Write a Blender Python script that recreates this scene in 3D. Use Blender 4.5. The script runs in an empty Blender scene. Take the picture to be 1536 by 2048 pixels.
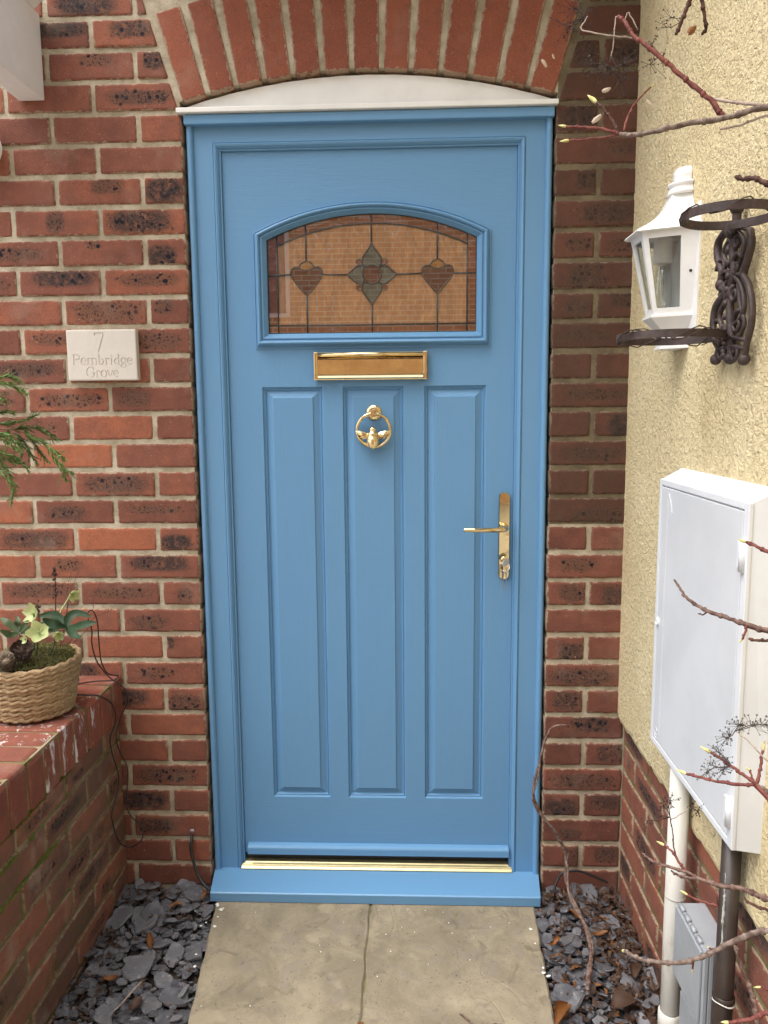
import bpy, bmesh, math, random
from mathutils import Vector, Matrix, noise as mnoise

# ------------------------------------------------------------------ camera, sky, sun, exposure
scene = bpy.context.scene
COL = scene.collection
R = math.radians

cam_data = bpy.data.cameras.new('camera')
cam = bpy.data.objects.new('camera', cam_data)
COL.objects.link(cam)
cam_data.sensor_fit = 'VERTICAL'
cam_data.sensor_height = 36.0
cam_data.sensor_width = 27.0
cam_data.lens = 1538.0 / 2048.0 * 36.0
cam_data.clip_start = 0.02
cam_data.clip_end = 400.0
_r = Vector((0.99924282, 0.03796182, -0.00852565))
_d = Vector((-0.00346797, -0.13135245, -0.99132967))
_f = Vector((-0.03875255, 0.99060862, -0.13112134))
_m = Matrix((( _r.x, -_d.x, -_f.x), (_r.y, -_d.y, -_f.y), (_r.z, -_d.z, -_f.z))).to_4x4()
_m.translation = Vector((0.0759, -2.025, 1.3078))
cam.matrix_world = _m
scene.camera = cam

SUN_EL, SUN_AZ = R(66), R(240)      # azimuth clockwise from +Y; bright cloud, brightest high up behind the camera
world = bpy.data.worlds.new('World')
scene.world = world
world.use_nodes = True
wn = world.node_tree
wn.nodes.clear()
w_out = wn.nodes.new('ShaderNodeOutputWorld')
w_bg = wn.nodes.new('ShaderNodeBackground')
w_sky = wn.nodes.new('ShaderNodeTexSky')
w_sky.sky_type = 'NISHITA'
w_sky.sun_disc = False
w_sky.sun_elevation = SUN_EL
w_sky.sun_rotation = SUN_AZ
w_sky.air_density = 1.0
w_sky.dust_density = 4.0
w_sky.ozone_density = 1.0
w_hsv = wn.nodes.new('ShaderNodeHueSaturation')   # a cloud-covered, nearly colourless sky
w_hsv.inputs['Saturation'].default_value = 0.42
wn.links.new(w_sky.outputs[0], w_hsv.inputs['Color'])
wn.links.new(w_hsv.outputs[0], w_bg.inputs['Color'])
w_bg.inputs['Strength'].default_value = 0.15
wn.links.new(w_bg.outputs[0], w_out.inputs['Surface'])

sun_data = bpy.data.lights.new('sun', 'SUN')
sun_data.energy = 1.1
sun_data.angle = R(60)
sun_data.color = (1.0, 0.985, 0.96)
sun = bpy.data.objects.new('sun', sun_data)
COL.objects.link(sun)
_sd = Vector((math.sin(SUN_AZ) * math.cos(SUN_EL), math.cos(SUN_AZ) * math.cos(SUN_EL), math.sin(SUN_EL)))
sun.rotation_euler = (-_sd).to_track_quat('-Z', 'Y').to_euler()

scene.view_settings.view_transform = 'Standard'
scene.view_settings.look = 'None'
scene.view_settings.exposure = 1.25
scene.view_settings.gamma = 1.0
scene.view_settings.use_curve_mapping = False
scene.render.engine = 'CYCLES'
scene.cycles.use_adaptive_sampling = True
scene.cycles.adaptive_threshold = 0.02
scene.cycles.max_bounces = 5
scene.cycles.diffuse_bounces = 3
scene.cycles.glossy_bounces = 3
scene.cycles.caustics_reflective = False
scene.cycles.caustics_refractive = False
scene.cycles.use_denoising = True

# ------------------------------------------------------------------ helpers
def rnd(seed):
    return random.Random(seed)

def tag(o, label=None, cat=None, group=None, kind=None):
    if label: o['label'] = label
    if cat: o['category'] = cat
    if group: o['group'] = group
    if kind: o['kind'] = kind
    return o

def empty(name, loc=(0, 0, 0)):
    o = bpy.data.objects.new(name, None)
    o.empty_display_size = 0.05
    COL.objects.link(o)
    o.location = loc
    return o

def put(name, mesh, mat=None, parent=None, loc=None, rot=None):
    o = bpy.data.objects.new(name, mesh)
    COL.objects.link(o)
    if mat is not None and not mesh.materials:
        mesh.materials.append(mat)
    if loc is not None: o.location = loc
    if rot is not None: o.rotation_euler = rot
    if parent is not None:
        o.parent = parent
        # world placement is kept: parents are never rotated or scaled
        q, off = parent, Vector((0, 0, 0))
        while q is not None:
            off += q.location; q = q.parent
        o.location = Vector(o.location) - off
    return o

class MB:
    """collects verts and faces of one mesh in world coordinates"""
    def __init__(s):
        s.v, s.f, s.sm = [], [], []
    def add(s, vs, fs, smooth=False):
        b = len(s.v)
        s.v += [tuple(p) for p in vs]
        s.f += [tuple(i + b for i in f) for f in fs]
        s.sm += [smooth] * len(fs)
        return s
    def box(s, x0, x1, y0, y1, z0, z1, bev=0.0):
        if bev <= 0:
            vs = [(x, y, z) for z in (z0, z1) for y in (y0, y1) for x in (x0, x1)]
            return s.add(vs, [(0, 2, 3, 1), (4, 5, 7, 6), (0, 1, 5, 4), (2, 6, 7, 3), (0, 4, 6, 2), (1, 3, 7, 5)])
        bm = bmesh.new()
        bmesh.ops.create_cube(bm, size=1)
        for v in bm.verts:
            v.co = ((x0 + x1) / 2 + v.co.x * (x1 - x0), (y0 + y1) / 2 + v.co.y * (y1 - y0), (z0 + z1) / 2 + v.co.z * (z1 - z0))
        bmesh.ops.bevel(bm, geom=bm.edges[:], offset=bev, segments=2, affect='EDGES', profile=0.6)
        bm.verts.index_update()
        s.add([v.co[:] for v in bm.verts], [[v.index for v in f.verts] for f in bm.faces], False)
        bm.free()
        return s
    def tube(s, pts, r0, r1=None, n=8, caps=True, lump=0.0, seed=0, flat=1.0):
        pts = [Vector(p) for p in pts]
        if r1 is None: r1 = r0
        g = rnd(seed)
        m = len(pts)
        up = Vector((0.13, 0.21, 0.97))
        vs, fs = [], []
        t_prev = None
        for i, p in enumerate(pts):
            t = (pts[min(i + 1, m - 1)] - pts[max(i - 1, 0)])
            if t.length < 1e-9: t = t_prev or Vector((0, 0, 1))
            t.normalize(); t_prev = t
            a = up - t * up.dot(t)
            if a.length < 0.05: a = Vector((1, 0, 0)) - t * t.x
            a.normalize(); b = t.cross(a); up = a
            r = r0 + (r1 - r0) * i / max(1, m - 1)
            for k in range(n):
                q = 2 * math.pi * k / n
                rr = r * (1 + lump * g.uniform(-1, 1))
                vs.append(p + a * (math.cos(q) * rr * flat) + b * (math.sin(q) * rr))
        for i in range(m - 1):
            for k in range(n):
                fs.append((i * n + k, i * n + (k + 1) % n, (i + 1) * n + (k + 1) % n, (i + 1) * n + k))
        if caps:
            fs.append(tuple(range(n - 1, -1, -1)))
            fs.append(tuple((m - 1) * n + k for k in range(n)))
        return s.add(vs, fs, True)
    def lathe(s, c, prof, n=24, axis='z', a0=0.0, a1=2 * math.pi, smooth=True):
        """prof: list of (radius, height)"""
        full = abs(a1 - a0 - 2 * math.pi) < 1e-6
        k = n if full else n + 1
        vs, fs = [], []
        for r, h in prof:
            for i in range(k):
                q = a0 + (a1 - a0) * i / n
                x, y = r * math.cos(q), r * math.sin(q)
                if axis == 'z': vs.append((c[0] + x, c[1] + y, c[2] + h))
                elif axis == 'y': vs.append((c[0] + x, c[1] + h, c[2] + y))
                else: vs.append((c[0] + h, c[1] + x, c[2] + y))
        for j in range(len(prof) - 1):
            for i in range(n):
                i2 = (i + 1) % k
                fs.append((j * k + i, j * k + i2, (j + 1) * k + i2, (j + 1) * k + i))
        return s.add(vs, fs, smooth)
    def ball(s, c, r, n=10, sx=1, sy=1, sz=1):
        prof = [(max(1e-5, math.sin(math.pi * i / n)) , -math.cos(math.pi * i / n)) for i in range(n + 1)]
        vs, fs = [], []
        for rr, h in prof:
            for i in range(n):
                q = 2 * math.pi * i / n
                vs.append((c[0] + r * sx * rr * math.cos(q), c[1] + r * sy * rr * math.sin(q), c[2] + r * sz * h))
        for j in range(n):
            for i in range(n):
                fs.append((j * n + i, j * n + (i + 1) % n, (j + 1) * n + (i + 1) % n, (j + 1) * n + i))
        return s.add(vs, fs, True)
    def prism(s, poly, d0, d1, fn, smooth=False):
        """poly of (u,v), extruded between d0 and d1; fn(u,v,d)->xyz"""
        n = len(poly)
        vs = [fn(u, v, d0) for u, v in poly] + [fn(u, v, d1) for u, v in poly]
        fs = [tuple(range(n)), tuple(range(2 * n - 1, n - 1, -1))]
        fs += [(i, i + n, (i + 1) % n + n, (i + 1) % n) for i in range(n)]
        return s.add(vs, fs, smooth)
    def mesh(s, name):
        me = bpy.data.meshes.new(name)
        me.from_pydata(s.v, [], s.f)
        me.polygons.foreach_set('use_smooth', s.sm)
        bm = bmesh.new(); bm.from_mesh(me)
        bmesh.ops.recalc_face_normals(bm, faces=bm.faces[:])
        bm.to_mesh(me); bm.free()
        me.update()
        return me
    def obj(s, name, mat, parent=None):
        me = s.mesh(name)
        # the origin sits at the middle of the piece
        lo = [min(p[i] for p in s.v) for i in range(3)]; hi = [max(p[i] for p in s.v) for i in range(3)]
        c = Vector([(lo[i] + hi[i]) / 2 for i in range(3)])
        me.transform(Matrix.Translation(-c))
        return put(name, me, mat, parent, loc=c)

def smooth_path(pts, sub=4):
    """Catmull-Rom through the points"""
    p = [Vector(q) for q in pts]
    if len(p) < 3: return p
    out = []
    for i in range(len(p) - 1):
        a, b, c, d = p[max(i - 1, 0)], p[i], p[i + 1], p[min(i + 2, len(p) - 1)]
        for k in range(sub):
            t = k / sub
            out.append(0.5 * ((2 * b) + (c - a) * t + (2 * a - 5 * b + 4 * c - d) * t * t + (3 * b - a - 3 * c + d) * t ** 3))
    out.append(p[-1])
    return out

# ------------------------------------------------------------------ node helpers
class N:
    def __init__(s, name):
        s.m = bpy.data.materials.new(name)
        s.m.use_nodes = True
        s.t = s.m.node_tree
        s.t.nodes.clear()
        s.out = s.t.nodes.new('ShaderNodeOutputMaterial')
    def n(s, kind, ins=None, **props):
        nd = s.t.nodes.new('ShaderNode' + kind)
        for k, v in props.items(): setattr(nd, k, v)
        for k, v in (ins or {}).items(): s.set(nd.inputs[k], v)
        return nd
    def set(s, sock, v):
        if isinstance(v, bpy.types.NodeSocket): s.t.links.new(v, sock)
        elif hasattr(sock, 'default_value'):
            try: sock.default_value = v
            except Exception: sock.default_value = tuple(v) + (1.0,)
    def math(s, op, a, b=0.0, c=0.0, clamp=False):
        nd = s.n('Math', operation=op, use_clamp=clamp)
        s.set(nd.inputs[0], a); s.set(nd.inputs[1], b); s.set(nd.inputs[2], c)
        return nd.outputs[0]
    def step(s, x, a, b):
        """smooth 0..1 as x goes from a to b"""
        nd = s.n('MapRange', {'Value': x, 'From Min': a, 'From Max': b}, interpolation_type='SMOOTHSTEP')
        return nd.outputs[0]
    def mix(s, f, a, b, mode='MIX'):
        nd = s.n('Mix', data_type='RGBA', blend_type=mode)
        s.set(nd.inputs[0], f); s.set(nd.inputs[6], a); s.set(nd.inputs[7], b)
        return nd.outputs[2]
    def noise(s, vec, scale, detail=3.0, rough=0.55, w=None, dist=0.0):
        nd = s.n('TexNoise', {'Scale': scale, 'Detail': detail, 'Roughness': rough, 'Distortion': dist}, noise_dimensions='3D' if w is None else '4D')
        s.set(nd.inputs['Vector'], vec)
        if w is not None: s.set(nd.inputs['W'], w)
        return nd.outputs[0]
    def voro(s, vec, scale, feature='F1', w=None):
        nd = s.n('TexVoronoi', {'Scale': scale}, feature=feature, voronoi_dimensions='3D' if w is None else '4D')
        s.set(nd.inputs['Vector'], vec)
        if w is not None: s.set(nd.inputs['W'], w)
        return nd.outputs['Distance']
    def attr(s, name):
        return s.n('Attribute', attribute_type='OBJECT', attribute_name=name).outputs['Fac']
    def co(s, kind='Object'):
        return s.n('TexCoord').outputs[kind]
    def geo(s):
        return s.n('NewGeometry').outputs['Position']
    def stretch(s, vec, sc):
        return s.n('Mapping', {'Vector': vec, 'Scale': sc}).outputs[0]
    def rand(s):
        return s.n('ObjectInfo').outputs['Random']
    def bump(s, h, strength=0.5, dist=0.002, normal=None):
        nd = s.n('Bump', {'Height': h, 'Strength': strength, 'Distance': dist})
        if normal is not None: s.set(nd.inputs['Normal'], normal)
        return nd.outputs[0]
    def bsdf(s, color, rough=0.6, metal=0.0, normal=None, spec=0.5, **kw):
        nd = s.n('BsdfPrincipled', {'Base Color': color, 'Roughness': rough, 'Metallic': metal, 'Specular IOR Level': spec})
        for k, v in kw.items(): s.set(nd.inputs[k.replace('_', ' ')], v)
        if normal is not None: s.set(nd.inputs['Normal'], normal)
        return nd.outputs[0]
    def done(s, shader):
        s.t.links.new(shader, s.out.inputs['Surface'])
        return s.m

def lin(r, g, b):
    f = lambda c: c / 12.92 if c <= 0.04045 else ((c + 0.055) / 1.055) ** 2.4
    return (f(r / 255), f(g / 255), f(b / 255), 1.0)

# ------------------------------------------------------------------ materials
def brick_material(name, red_a, red_b, orange, mortar, weather=0.0):
    g = N(name)
    co = g.co(); seed = g.attr('seed')
    sx = g.n('SeparateXYZ', {0: co})
    x, z = sx.outputs[0], sx.outputs[2]
    off = g.n('CombineXYZ', {0: seed, 1: g.math('MULTIPLY', seed, 1.7), 2: g.math('MULTIPLY', seed, 0.6)}).outputs[0]
    cs = g.n('VectorMath', {0: co, 1: off}, operation='ADD').outputs[0]
    n1 = g.noise(cs, 17, 2, 0.6)
    n2 = g.noise(cs, 62, 3, 0.65)
    n3 = g.noise(cs, 420, 2, 0.6)
    # patch of burnt clay on the face of the brick
    dx = g.math('DIVIDE', g.math('ABSOLUTE', g.math('SUBTRACT', x, g.attr('patch_x'))), g.attr('patch_w'))
    dz = g.math('DIVIDE', g.math('ABSOLUTE', g.math('SUBTRACT', z, g.attr('patch_z'))), g.attr('patch_h'))
    d = g.math('POWER', g.math('ADD', g.math('POWER', dx, 3.5), g.math('POWER', dz, 3.0)), 0.3)
    d = g.math('ADD', d, g.math('MULTIPLY', g.math('SUBTRACT', n2, 0.5), 1.1))
    mask = g.math('MULTIPLY', g.step(d, 1.20, 0.66), g.attr('patch'), clamp=True)
    tone = g.math('ADD', g.attr('tone'), g.math('MULTIPLY', g.math('SUBTRACT', n1, 0.5), 0.9), clamp=True)
    nd = g.n('ValToRGB'); cr = nd.color_ramp
    cr.elements[0].position = 0.0; cr.elements[0].color = red_a
    cr.elements[1].position = 1.0; cr.elements[1].color = orange
    e = cr.elements.new(0.5); e.color = red_b
    g.set(nd.inputs[0], tone)
    c = nd.outputs[0]
    c = g.mix(g.math('MULTIPLY', g.step(n2, 0.50, 0.72), 0.42), c, (0.175, 0.080, 0.050, 1))
    c = g.mix(g.math('MULTIPLY', mask, 0.58), c, (0.130, 0.072, 0.045, 1))
    heavy = g.math('MULTIPLY', mask, g.attr('burnt'))
    c = g.mix(g.math('MULTIPLY', heavy, g.step(n2, 0.28, 0.58)), c, (0.040, 0.030, 0.029, 1))
    fl = g.noise(cs, 190, 2, 0.55)
    vo = g.voro(cs, 58)
    spot = g.math('MULTIPLY', g.step(vo, 0.36, 0.26), g.step(n1, 0.44, 0.52))
    fleck = g.step(fl, 0.56, 0.64)
    dark = g.math('MULTIPLY', mask, g.math('MAXIMUM', spot, g.math('MULTIPLY', fleck, 0.8)))
    c = g.mix(dark, c, (0.012, 0.010, 0.014, 1))
    # sand faced grain, stray dark and pale flecks everywhere
    v = g.math('MULTIPLY_ADD', n3, 0.95, 0.53)
    c = g.mix(1.0, c, g.n('CombineColor', {0: v, 1: v, 2: v}).outputs[0], 'MULTIPLY')
    c = g.mix(g.math('MULTIPLY', g.step(fl, 0.70, 0.76), 0.8), c, (0.03, 0.022, 0.02, 1))
    c = g.mix(g.math('MULTIPLY', g.step(fl, 0.285, 0.235), 0.7), c, (0.50, 0.40, 0.29, 1))
    # mortar smeared over the arrises
    e1 = g.math('MINIMUM', g.math('SUBTRACT', g.attr('half_w'), g.math('ABSOLUTE', x)), g.math('SUBTRACT', g.attr('half_h'), g.math('ABSOLUTE', z)))
    e1 = g.math('ADD', e1, g.math('MULTIPLY', g.math('SUBTRACT', n2, 0.54), 0.020))
    c = g.mix(g.math('MULTIPLY', g.step(e1, 0.0020, 0.0002), 0.7), c, mortar)
    # a thin lime bloom in places
    gw = g.noise(g.geo(), 9, 3, 0.65)
    bloom = g.math('MULTIPLY', g.step(gw, 0.52, 0.74), 0.20 + 0.5 * weather)
    c = g.mix(bloom, c, (0.36, 0.27, 0.205, 1))
    c = g.mix(g.math('MULTIPLY', g.attr('dark_mix'), g.math('MULTIPLY_ADD', gw, 0.5, 0.40)), c, (0.055, 0.034, 0.022, 1))  # mixes the marked bricks towards dark brown
    if weather:
        lm = g.math('MULTIPLY', g.attr('lime'), g.step(g.noise(g.stretch(g.geo(), (1, 1, 0.25)), 38, 4, 0.75), 0.545, 0.645), clamp=True)
        c = g.mix(lm, c, (0.66, 0.60, 0.56, 1))
        soot = g.math('MULTIPLY', g.step(g.noise(g.stretch(g.geo(), (1, 1, 2.5)), 7, 3, 0.6), 0.42, 0.68), 0.5 * weather)
        c = g.mix(soot, c, (0.105, 0.085, 0.060, 1))
        c = g.mix(g.math('MULTIPLY', g.step(gw, 0.46, 0.28), 0.75 * weather), c, (0.115, 0.105, 0.040, 1))
    h = g.math('ADD', g.math('MULTIPLY', n3, 0.6), n2)
    return g.done(g.bsdf(c, 0.85, normal=g.bump(h, 0.62, 0.0026), spec=0.25))

MORTAR = (0.35, 0.29, 0.20, 1)
M_brick = brick_material('sand_faced_brick', (0.130, 0.051, 0.036, 1), (0.228, 0.084, 0.055, 1), (0.36, 0.122, 0.063, 1), MORTAR)
M_brick_arch = brick_material('smooth_red_brick', (0.205, 0.066, 0.041, 1), (0.255, 0.082, 0.049, 1), (0.31, 0.102, 0.057, 1), MORTAR)
M_brick_low = brick_material('weathered_brick', (0.145, 0.075, 0.054, 1), (0.235, 0.105, 0.070, 1), (0.34, 0.128, 0.074, 1), (0.30, 0.24, 0.155, 1), 0.8)
M_brick_cope = brick_material('coping_brick', (0.155, 0.052, 0.038, 1), (0.225, 0.072, 0.048, 1), (0.31, 0.096, 0.058, 1), MORTAR, 0.25)

def mortar_material(name, a, b, moss=0.0):
    g = N(name)
    p = g.geo()
    c = g.mix(g.step(g.noise(p, 13, 4, 0.6), 0.35, 0.68), a, b)
    c = g.mix(g.math('MULTIPLY', g.step(g.noise(p, 55, 3, 0.6), 0.5, 0.75), 0.45), c, (0.24, 0.19, 0.12, 1))
    c = g.mix(g.math('MULTIPLY', g.step(g.noise(p, 260, 2, 0.5), 0.6, 0.72), 0.6), c, (0.16, 0.12, 0.08, 1))
    if moss:
        c = g.mix(g.math('MULTIPLY', g.step(g.noise(p, 9, 4, 0.6), 0.42, 0.60), moss), c, (0.13, 0.13, 0.035, 1))
    h = g.noise(p, 70, 4, 0.75)
    return g.done(g.bsdf(c, 0.95, normal=g.bump(h, 0.8, 0.004), spec=0.15))
M_mortar = mortar_material('mortar', (0.34, 0.285, 0.195, 1), (0.55, 0.48, 0.36, 1))
M_mortar_dark = mortar_material('dark_mortar', (0.125, 0.098, 0.060, 1), (0.20, 0.160, 0.100, 1))  # darker brown mortar behind the upper right bricks
M_mortar_low = mortar_material('damp_mortar', (0.22, 0.175, 0.105, 1), (0.33, 0.27, 0.175, 1), 0.8)

def paint_material():
    g = N('blue_door_paint')
    p = g.geo()
    z = g.n('SeparateXYZ', {0: p}).outputs[2]
    gv = g.noise(g.stretch(p, (60, 60, 2.6)), 5.0, 5, 0.65, dist=1.2)
    gh = g.noise(g.stretch(p, (2.6, 60, 60)), 5.0, 5, 0.65, dist=1.2)
    sel = g.math('MAXIMUM', g.step(z, 1.70, 1.74), g.step(z, 0.21, 0.20))
    grain = g.n('Mix', {0: sel, 2: gv, 3: gh}, data_type='FLOAT').outputs[0]
    c = g.mix(g.noise(p, 3.0, 2, 0.5), (0.126, 0.287, 0.480, 1), (0.136, 0.302, 0.502, 1))
    c = g.mix(g.math('MULTIPLY', g.step(grain, 0.56, 0.74), 0.22), c, (0.088, 0.205, 0.345, 1))
    return g.done(g.bsdf(c, g.math('MULTIPLY_ADD', grain, 0.16, 0.34), normal=g.bump(grain, 0.42, 0.0016), spec=0.42))
M_blue = paint_material()

def foil_material():
    g = N('blue_frame_foil')
    p = g.geo()
    c = g.mix(g.noise(p, 5.0, 2, 0.5), (0.130, 0.290, 0.480, 1), (0.138, 0.303, 0.498, 1))
    h = g.noise(g.stretch(p, (1, 1, 0.2)), 240, 3, 0.5)
    return g.done(g.bsdf(c, 0.40, normal=g.bump(h, 0.07, 0.001), spec=0.45))
M_blue_frame = foil_material()

def plain(name, col, rough=0.5, metal=0.0, nscale=0.0, namt=0.15, bump=0.0, bscale=200, spec=0.5):
    g = N(name)
    p = g.co()
    c = col if len(col) == 4 else tuple(col) + (1.0,)
    if nscale:
        f = g.noise(p, nscale, 4, 0.6)
        dk = tuple(v * (1 - 2 * namt) for v in c[:3]) + (1,)
        c = g.mix(g.step(f, 0.3, 0.7), dk, c)
    nrm = g.bump(g.noise(p, bscale, 3, 0.6), bump, 0.002) if bump else None
    return g.done(g.bsdf(c, rough, metal, nrm, spec))

def brass_material(name, rough, dirt):
    g = N(name)
    p = g.co()
    f = g.noise(p, 70, 4, 0.6)
    c = g.mix(g.math('MULTIPLY', g.step(f, 0.45, 0.7), dirt), (0.90, 0.72, 0.41, 1), (0.42, 0.30, 0.14, 1))
    return g.done(g.bsdf(c, g.math('MULTIPLY_ADD', f, 0.04, rough), 1.0, g.bump(f, 0.05, 0.001)))
M_brass = brass_material('polished_brass', 0.015, 0.15)
M_brass_old = brass_material('cast_brass', 0.18, 0.7)
M_gold_strip = plain('gold_threshold', (0.80, 0.68, 0.36), 0.35, 0.75, 30, 0.06)
M_steel = plain('key_steel', (0.62, 0.60, 0.56), 0.22, 1.0)
M_white = plain('white_upvc', (0.86, 0.845, 0.79), 0.38, 0, 9, 0.045)
M_white_beam = plain('white_painted_timber', (0.88, 0.88, 0.88), 0.5, 0, 6, 0.05, 0.08, 60)
M_white_lamp = plain('white_lamp_enamel', (0.80, 0.79, 0.76), 0.32, 0, 14, 0.05)
M_black = plain('black_rubber', (0.012, 0.012, 0.013), 0.5)
M_cable = plain('black_cable', (0.014, 0.013, 0.013), 0.45)
M_lead = plain('lead_came', (0.055, 0.050, 0.044), 0.42, 0.2, 60, 0.2)
M_iron = plain('brown_painted_iron', (0.066, 0.042, 0.037), 0.6, 0.0, 40, 0.25, 0.5, 120)
M_wire = plain('dry_vine', (0.050, 0.030, 0.020), 0.8)
M_grey = plain('grey_plastic', (0.36, 0.38, 0.40), 0.5, 0, 12, 0.08, 0.05)
M_meter = plain('white_meter_box', (0.67, 0.685, 0.700), 0.42, 0, 6, 0.05)
M_meter_edge = plain('white_meter_frame', (0.74, 0.755, 0.77), 0.45, 0, 8, 0.04, 0.1, 40)
M_brown_pipe = plain('brown_pipe', (0.048, 0.033, 0.026), 0.42, 0, 18, 0.2, 0.08, 90)
M_soil = plain('dark_soil', (0.060, 0.046, 0.036), 0.95, 0, 40, 0.3, 0.8, 120, 0.1)

def pipe_material():
    g = N('white_pipe')
    p = g.co()
    c = g.mix(g.step(g.noise(g.stretch(p, (1, 1, .35)), 22, 5, 0.7), 0.5, 0.75), (0.62, 0.60, 0.54, 1), (0.40, 0.36, 0.28, 1))
    return g.done(g.bsdf(c, 0.5))
M_pipe = pipe_material()

def plaque_material():
    g = N('pale_limestone')
    p = g.co()
    c = g.mix(g.noise(p, 40, 4, 0.6), (0.60, 0.545, 0.475, 1), (0.68, 0.63, 0.56, 1))
    return g.done(g.bsdf(c, 0.85, normal=g.bump(g.noise(p, 380, 3, 0.6), 0.18, 0.001), spec=0.2))
M_plaque = plaque_material()

def render_material():
    g = N('cream_render')
    p = g.geo()
    a = g.noise(p, 78, 3, 0.66, dist=0.9)
    b = g.noise(p, 125, 2, 0.6)
    c = g.mix(g.step(g.noise(p, 5, 4, 0.65), 0.3, 0.7), (0.680, 0.560, 0.325, 1), (0.770, 0.650, 0.400, 1))
    c = g.mix(g.math('MULTIPLY', g.step(a, 0.50, 0.30), 0.42), c, (0.34, 0.255, 0.125, 1))
    c = g.mix(g.math('MULTIPLY', g.step(b, 0.64, 0.74), 0.75), c, (0.16, 0.115, 0.05, 1))
    stain = g.step(g.noise(g.stretch(p, (1, 1, 0.4)), 4.5, 4, 0.7), 0.52, 0.75)
    c = g.mix(g.math('MULTIPLY', stain, 0.42), c, (0.42, 0.32, 0.165, 1))
    h = g.math('SUBTRACT', g.math('MULTIPLY', a, 2.0), g.math('MULTIPLY', b, 0.5))
    return g.done(g.bsdf(c, 0.92, normal=g.bump(h, 1.0, 0.0045), spec=0.15))
M_render = render_material()

def slab_material():
    g = N('riven_concrete_slab')
    p = g.geo()
    n1 = g.noise(p, 6, 5, 0.65, dist=0.6)
    n2 = g.noise(p, 24, 5, 0.7)
    c = g.mix(g.step(n1, 0.3, 0.72), (0.205, 0.170, 0.115, 1), (0.335, 0.282, 0.192, 1))
    c = g.mix(g.math('MULTIPLY', g.step(n2, 0.45, 0.75), 0.55), c, (0.20, 0.165, 0.125, 1))
    c = g.mix(g.math('MULTIPLY', g.step(g.noise(p, 9, 4, 0.6, dist=1.5), 0.52, 0.66), 0.5), c, (0.245, 0.205, 0.165, 1))
    c = g.mix(g.step(g.noise(p, 170, 2, 0.5), 0.66, 0.75), c, (0.085, 0.065, 0.045, 1))
    c = g.mix(g.math('MULTIPLY', g.step(g.noise(p, 15, 4, 0.7, dist=.8), 0.56, 0.70), 0.55), c, (0.135, 0.110, 0.078, 1))
    c = g.mix(g.math('MULTIPLY', g.step(g.noise(p, 11, 3, 0.6), 0.44, 0.30), 0.5), c, (0.40, 0.335, 0.225, 1))
    # riven ridges
    rv = g.noise(g.stretch(p, (1, 0.7, 1)), 3.4, 3, 0.5, dist=2.2)
    ridge = g.math('ABSOLUTE', g.math('SUBTRACT', g.math('FRACT', g.math('MULTIPLY', rv, 5.0)), 0.5))
    h = g.math('ADD', g.math('MULTIPLY', g.step(ridge, 0.0, 0.16), 0.55), g.math('ADD', g.math('MULTIPLY', n2, 0.8), g.math('MULTIPLY', g.noise(p, 260, 2, 0.6), 0.45)))
    return g.done(g.bsdf(c, 0.88, normal=g.bump(h, 0.55, 0.003), spec=0.2))
M_slab = slab_material()

def slate_material():
    g = N('slate')
    co = g.co(); r = g.rand()
    off = g.n('CombineXYZ', {0: g.math('MULTIPLY', r, 31.0), 1: g.math('MULTIPLY', r, 17.0), 2: r}).outputs[0]
    p = g.n('VectorMath', {0: co, 1: off}, operation='ADD').outputs[0]
    r2 = g.math('FRACT', g.math('MULTIPLY', r, 7.31))
    c = g.mix(g.math('MULTIPLY', r, r), (0.072, 0.070, 0.077, 1), (0.170, 0.166, 0.174, 1))
    n1 = g.noise(p, 1.1, 4, 0.65)
    n2 = g.noise(p, 2.6, 4, 0.7)
    c = g.mix(g.math('MULTIPLY', g.step(n1, 0.45, 0.72), 0.55), c, (0.24, 0.235, 0.24, 1))
    c = g.mix(g.math('MULTIPLY', g.step(n2, 0.60, 0.72), 0.6), c, (0.42, 0.41, 0.39, 1))
    c = g.mix(g.math('MULTIPLY', g.step(n1, 0.45, 0.30), g.math('MULTIPLY', r2, 0.8)), c, (0.145, 0.112, 0.096, 1))
    return g.done(g.bsdf(c, 0.55, normal=g.bump(n2, 0.45, 0.006), spec=0.45))
M_slate = slate_material()

M_slate_crumb = plain('slate_crumb', (0.150, 0.146, 0.152), 0.65, 0, 60, 0.3, 0.3, 150)

def bark_material(name, a, b, sc=90):
    g = N(name)
    p = g.geo()
    c = g.mix(g.step(g.noise(p, sc, 4, 0.65), 0.35, 0.65), a, b)
    return g.done(g.bsdf(c, 0.7, normal=g.bump(g.noise(p, sc * 3, 3, 0.6), 0.4, 0.001), spec=0.3))
BARK = [bark_material('grey_bark', (0.10, 0.065, 0.05, 1), (0.24, 0.18, 0.145, 1)),
        bark_material('red_twig', (0.125, 0.034, 0.030, 1), (0.225, 0.075, 0.058, 1)),
        bark_material('pale_twig', (0.30, 0.22, 0.18, 1), (0.45, 0.36, 0.30, 1)),
        bark_material('dark_twig', (0.045, 0.022, 0.016, 1), (0.11, 0.05, 0.035, 1)),
        bark_material('mixed_bark', (0.085, 0.04, 0.032, 1), (0.22, 0.145, 0.115, 1))]
M_bud = bark_material('yellow_green_bud', (0.46, 0.42, 0.13, 1), (0.72, 0.68, 0.34, 1), 160)
M_head = plain('dry_floret', (0.040, 0.022, 0.018), 0.8)
M_head_grey = plain('grey_dry_floret', (0.085, 0.070, 0.062), 0.8)

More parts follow.
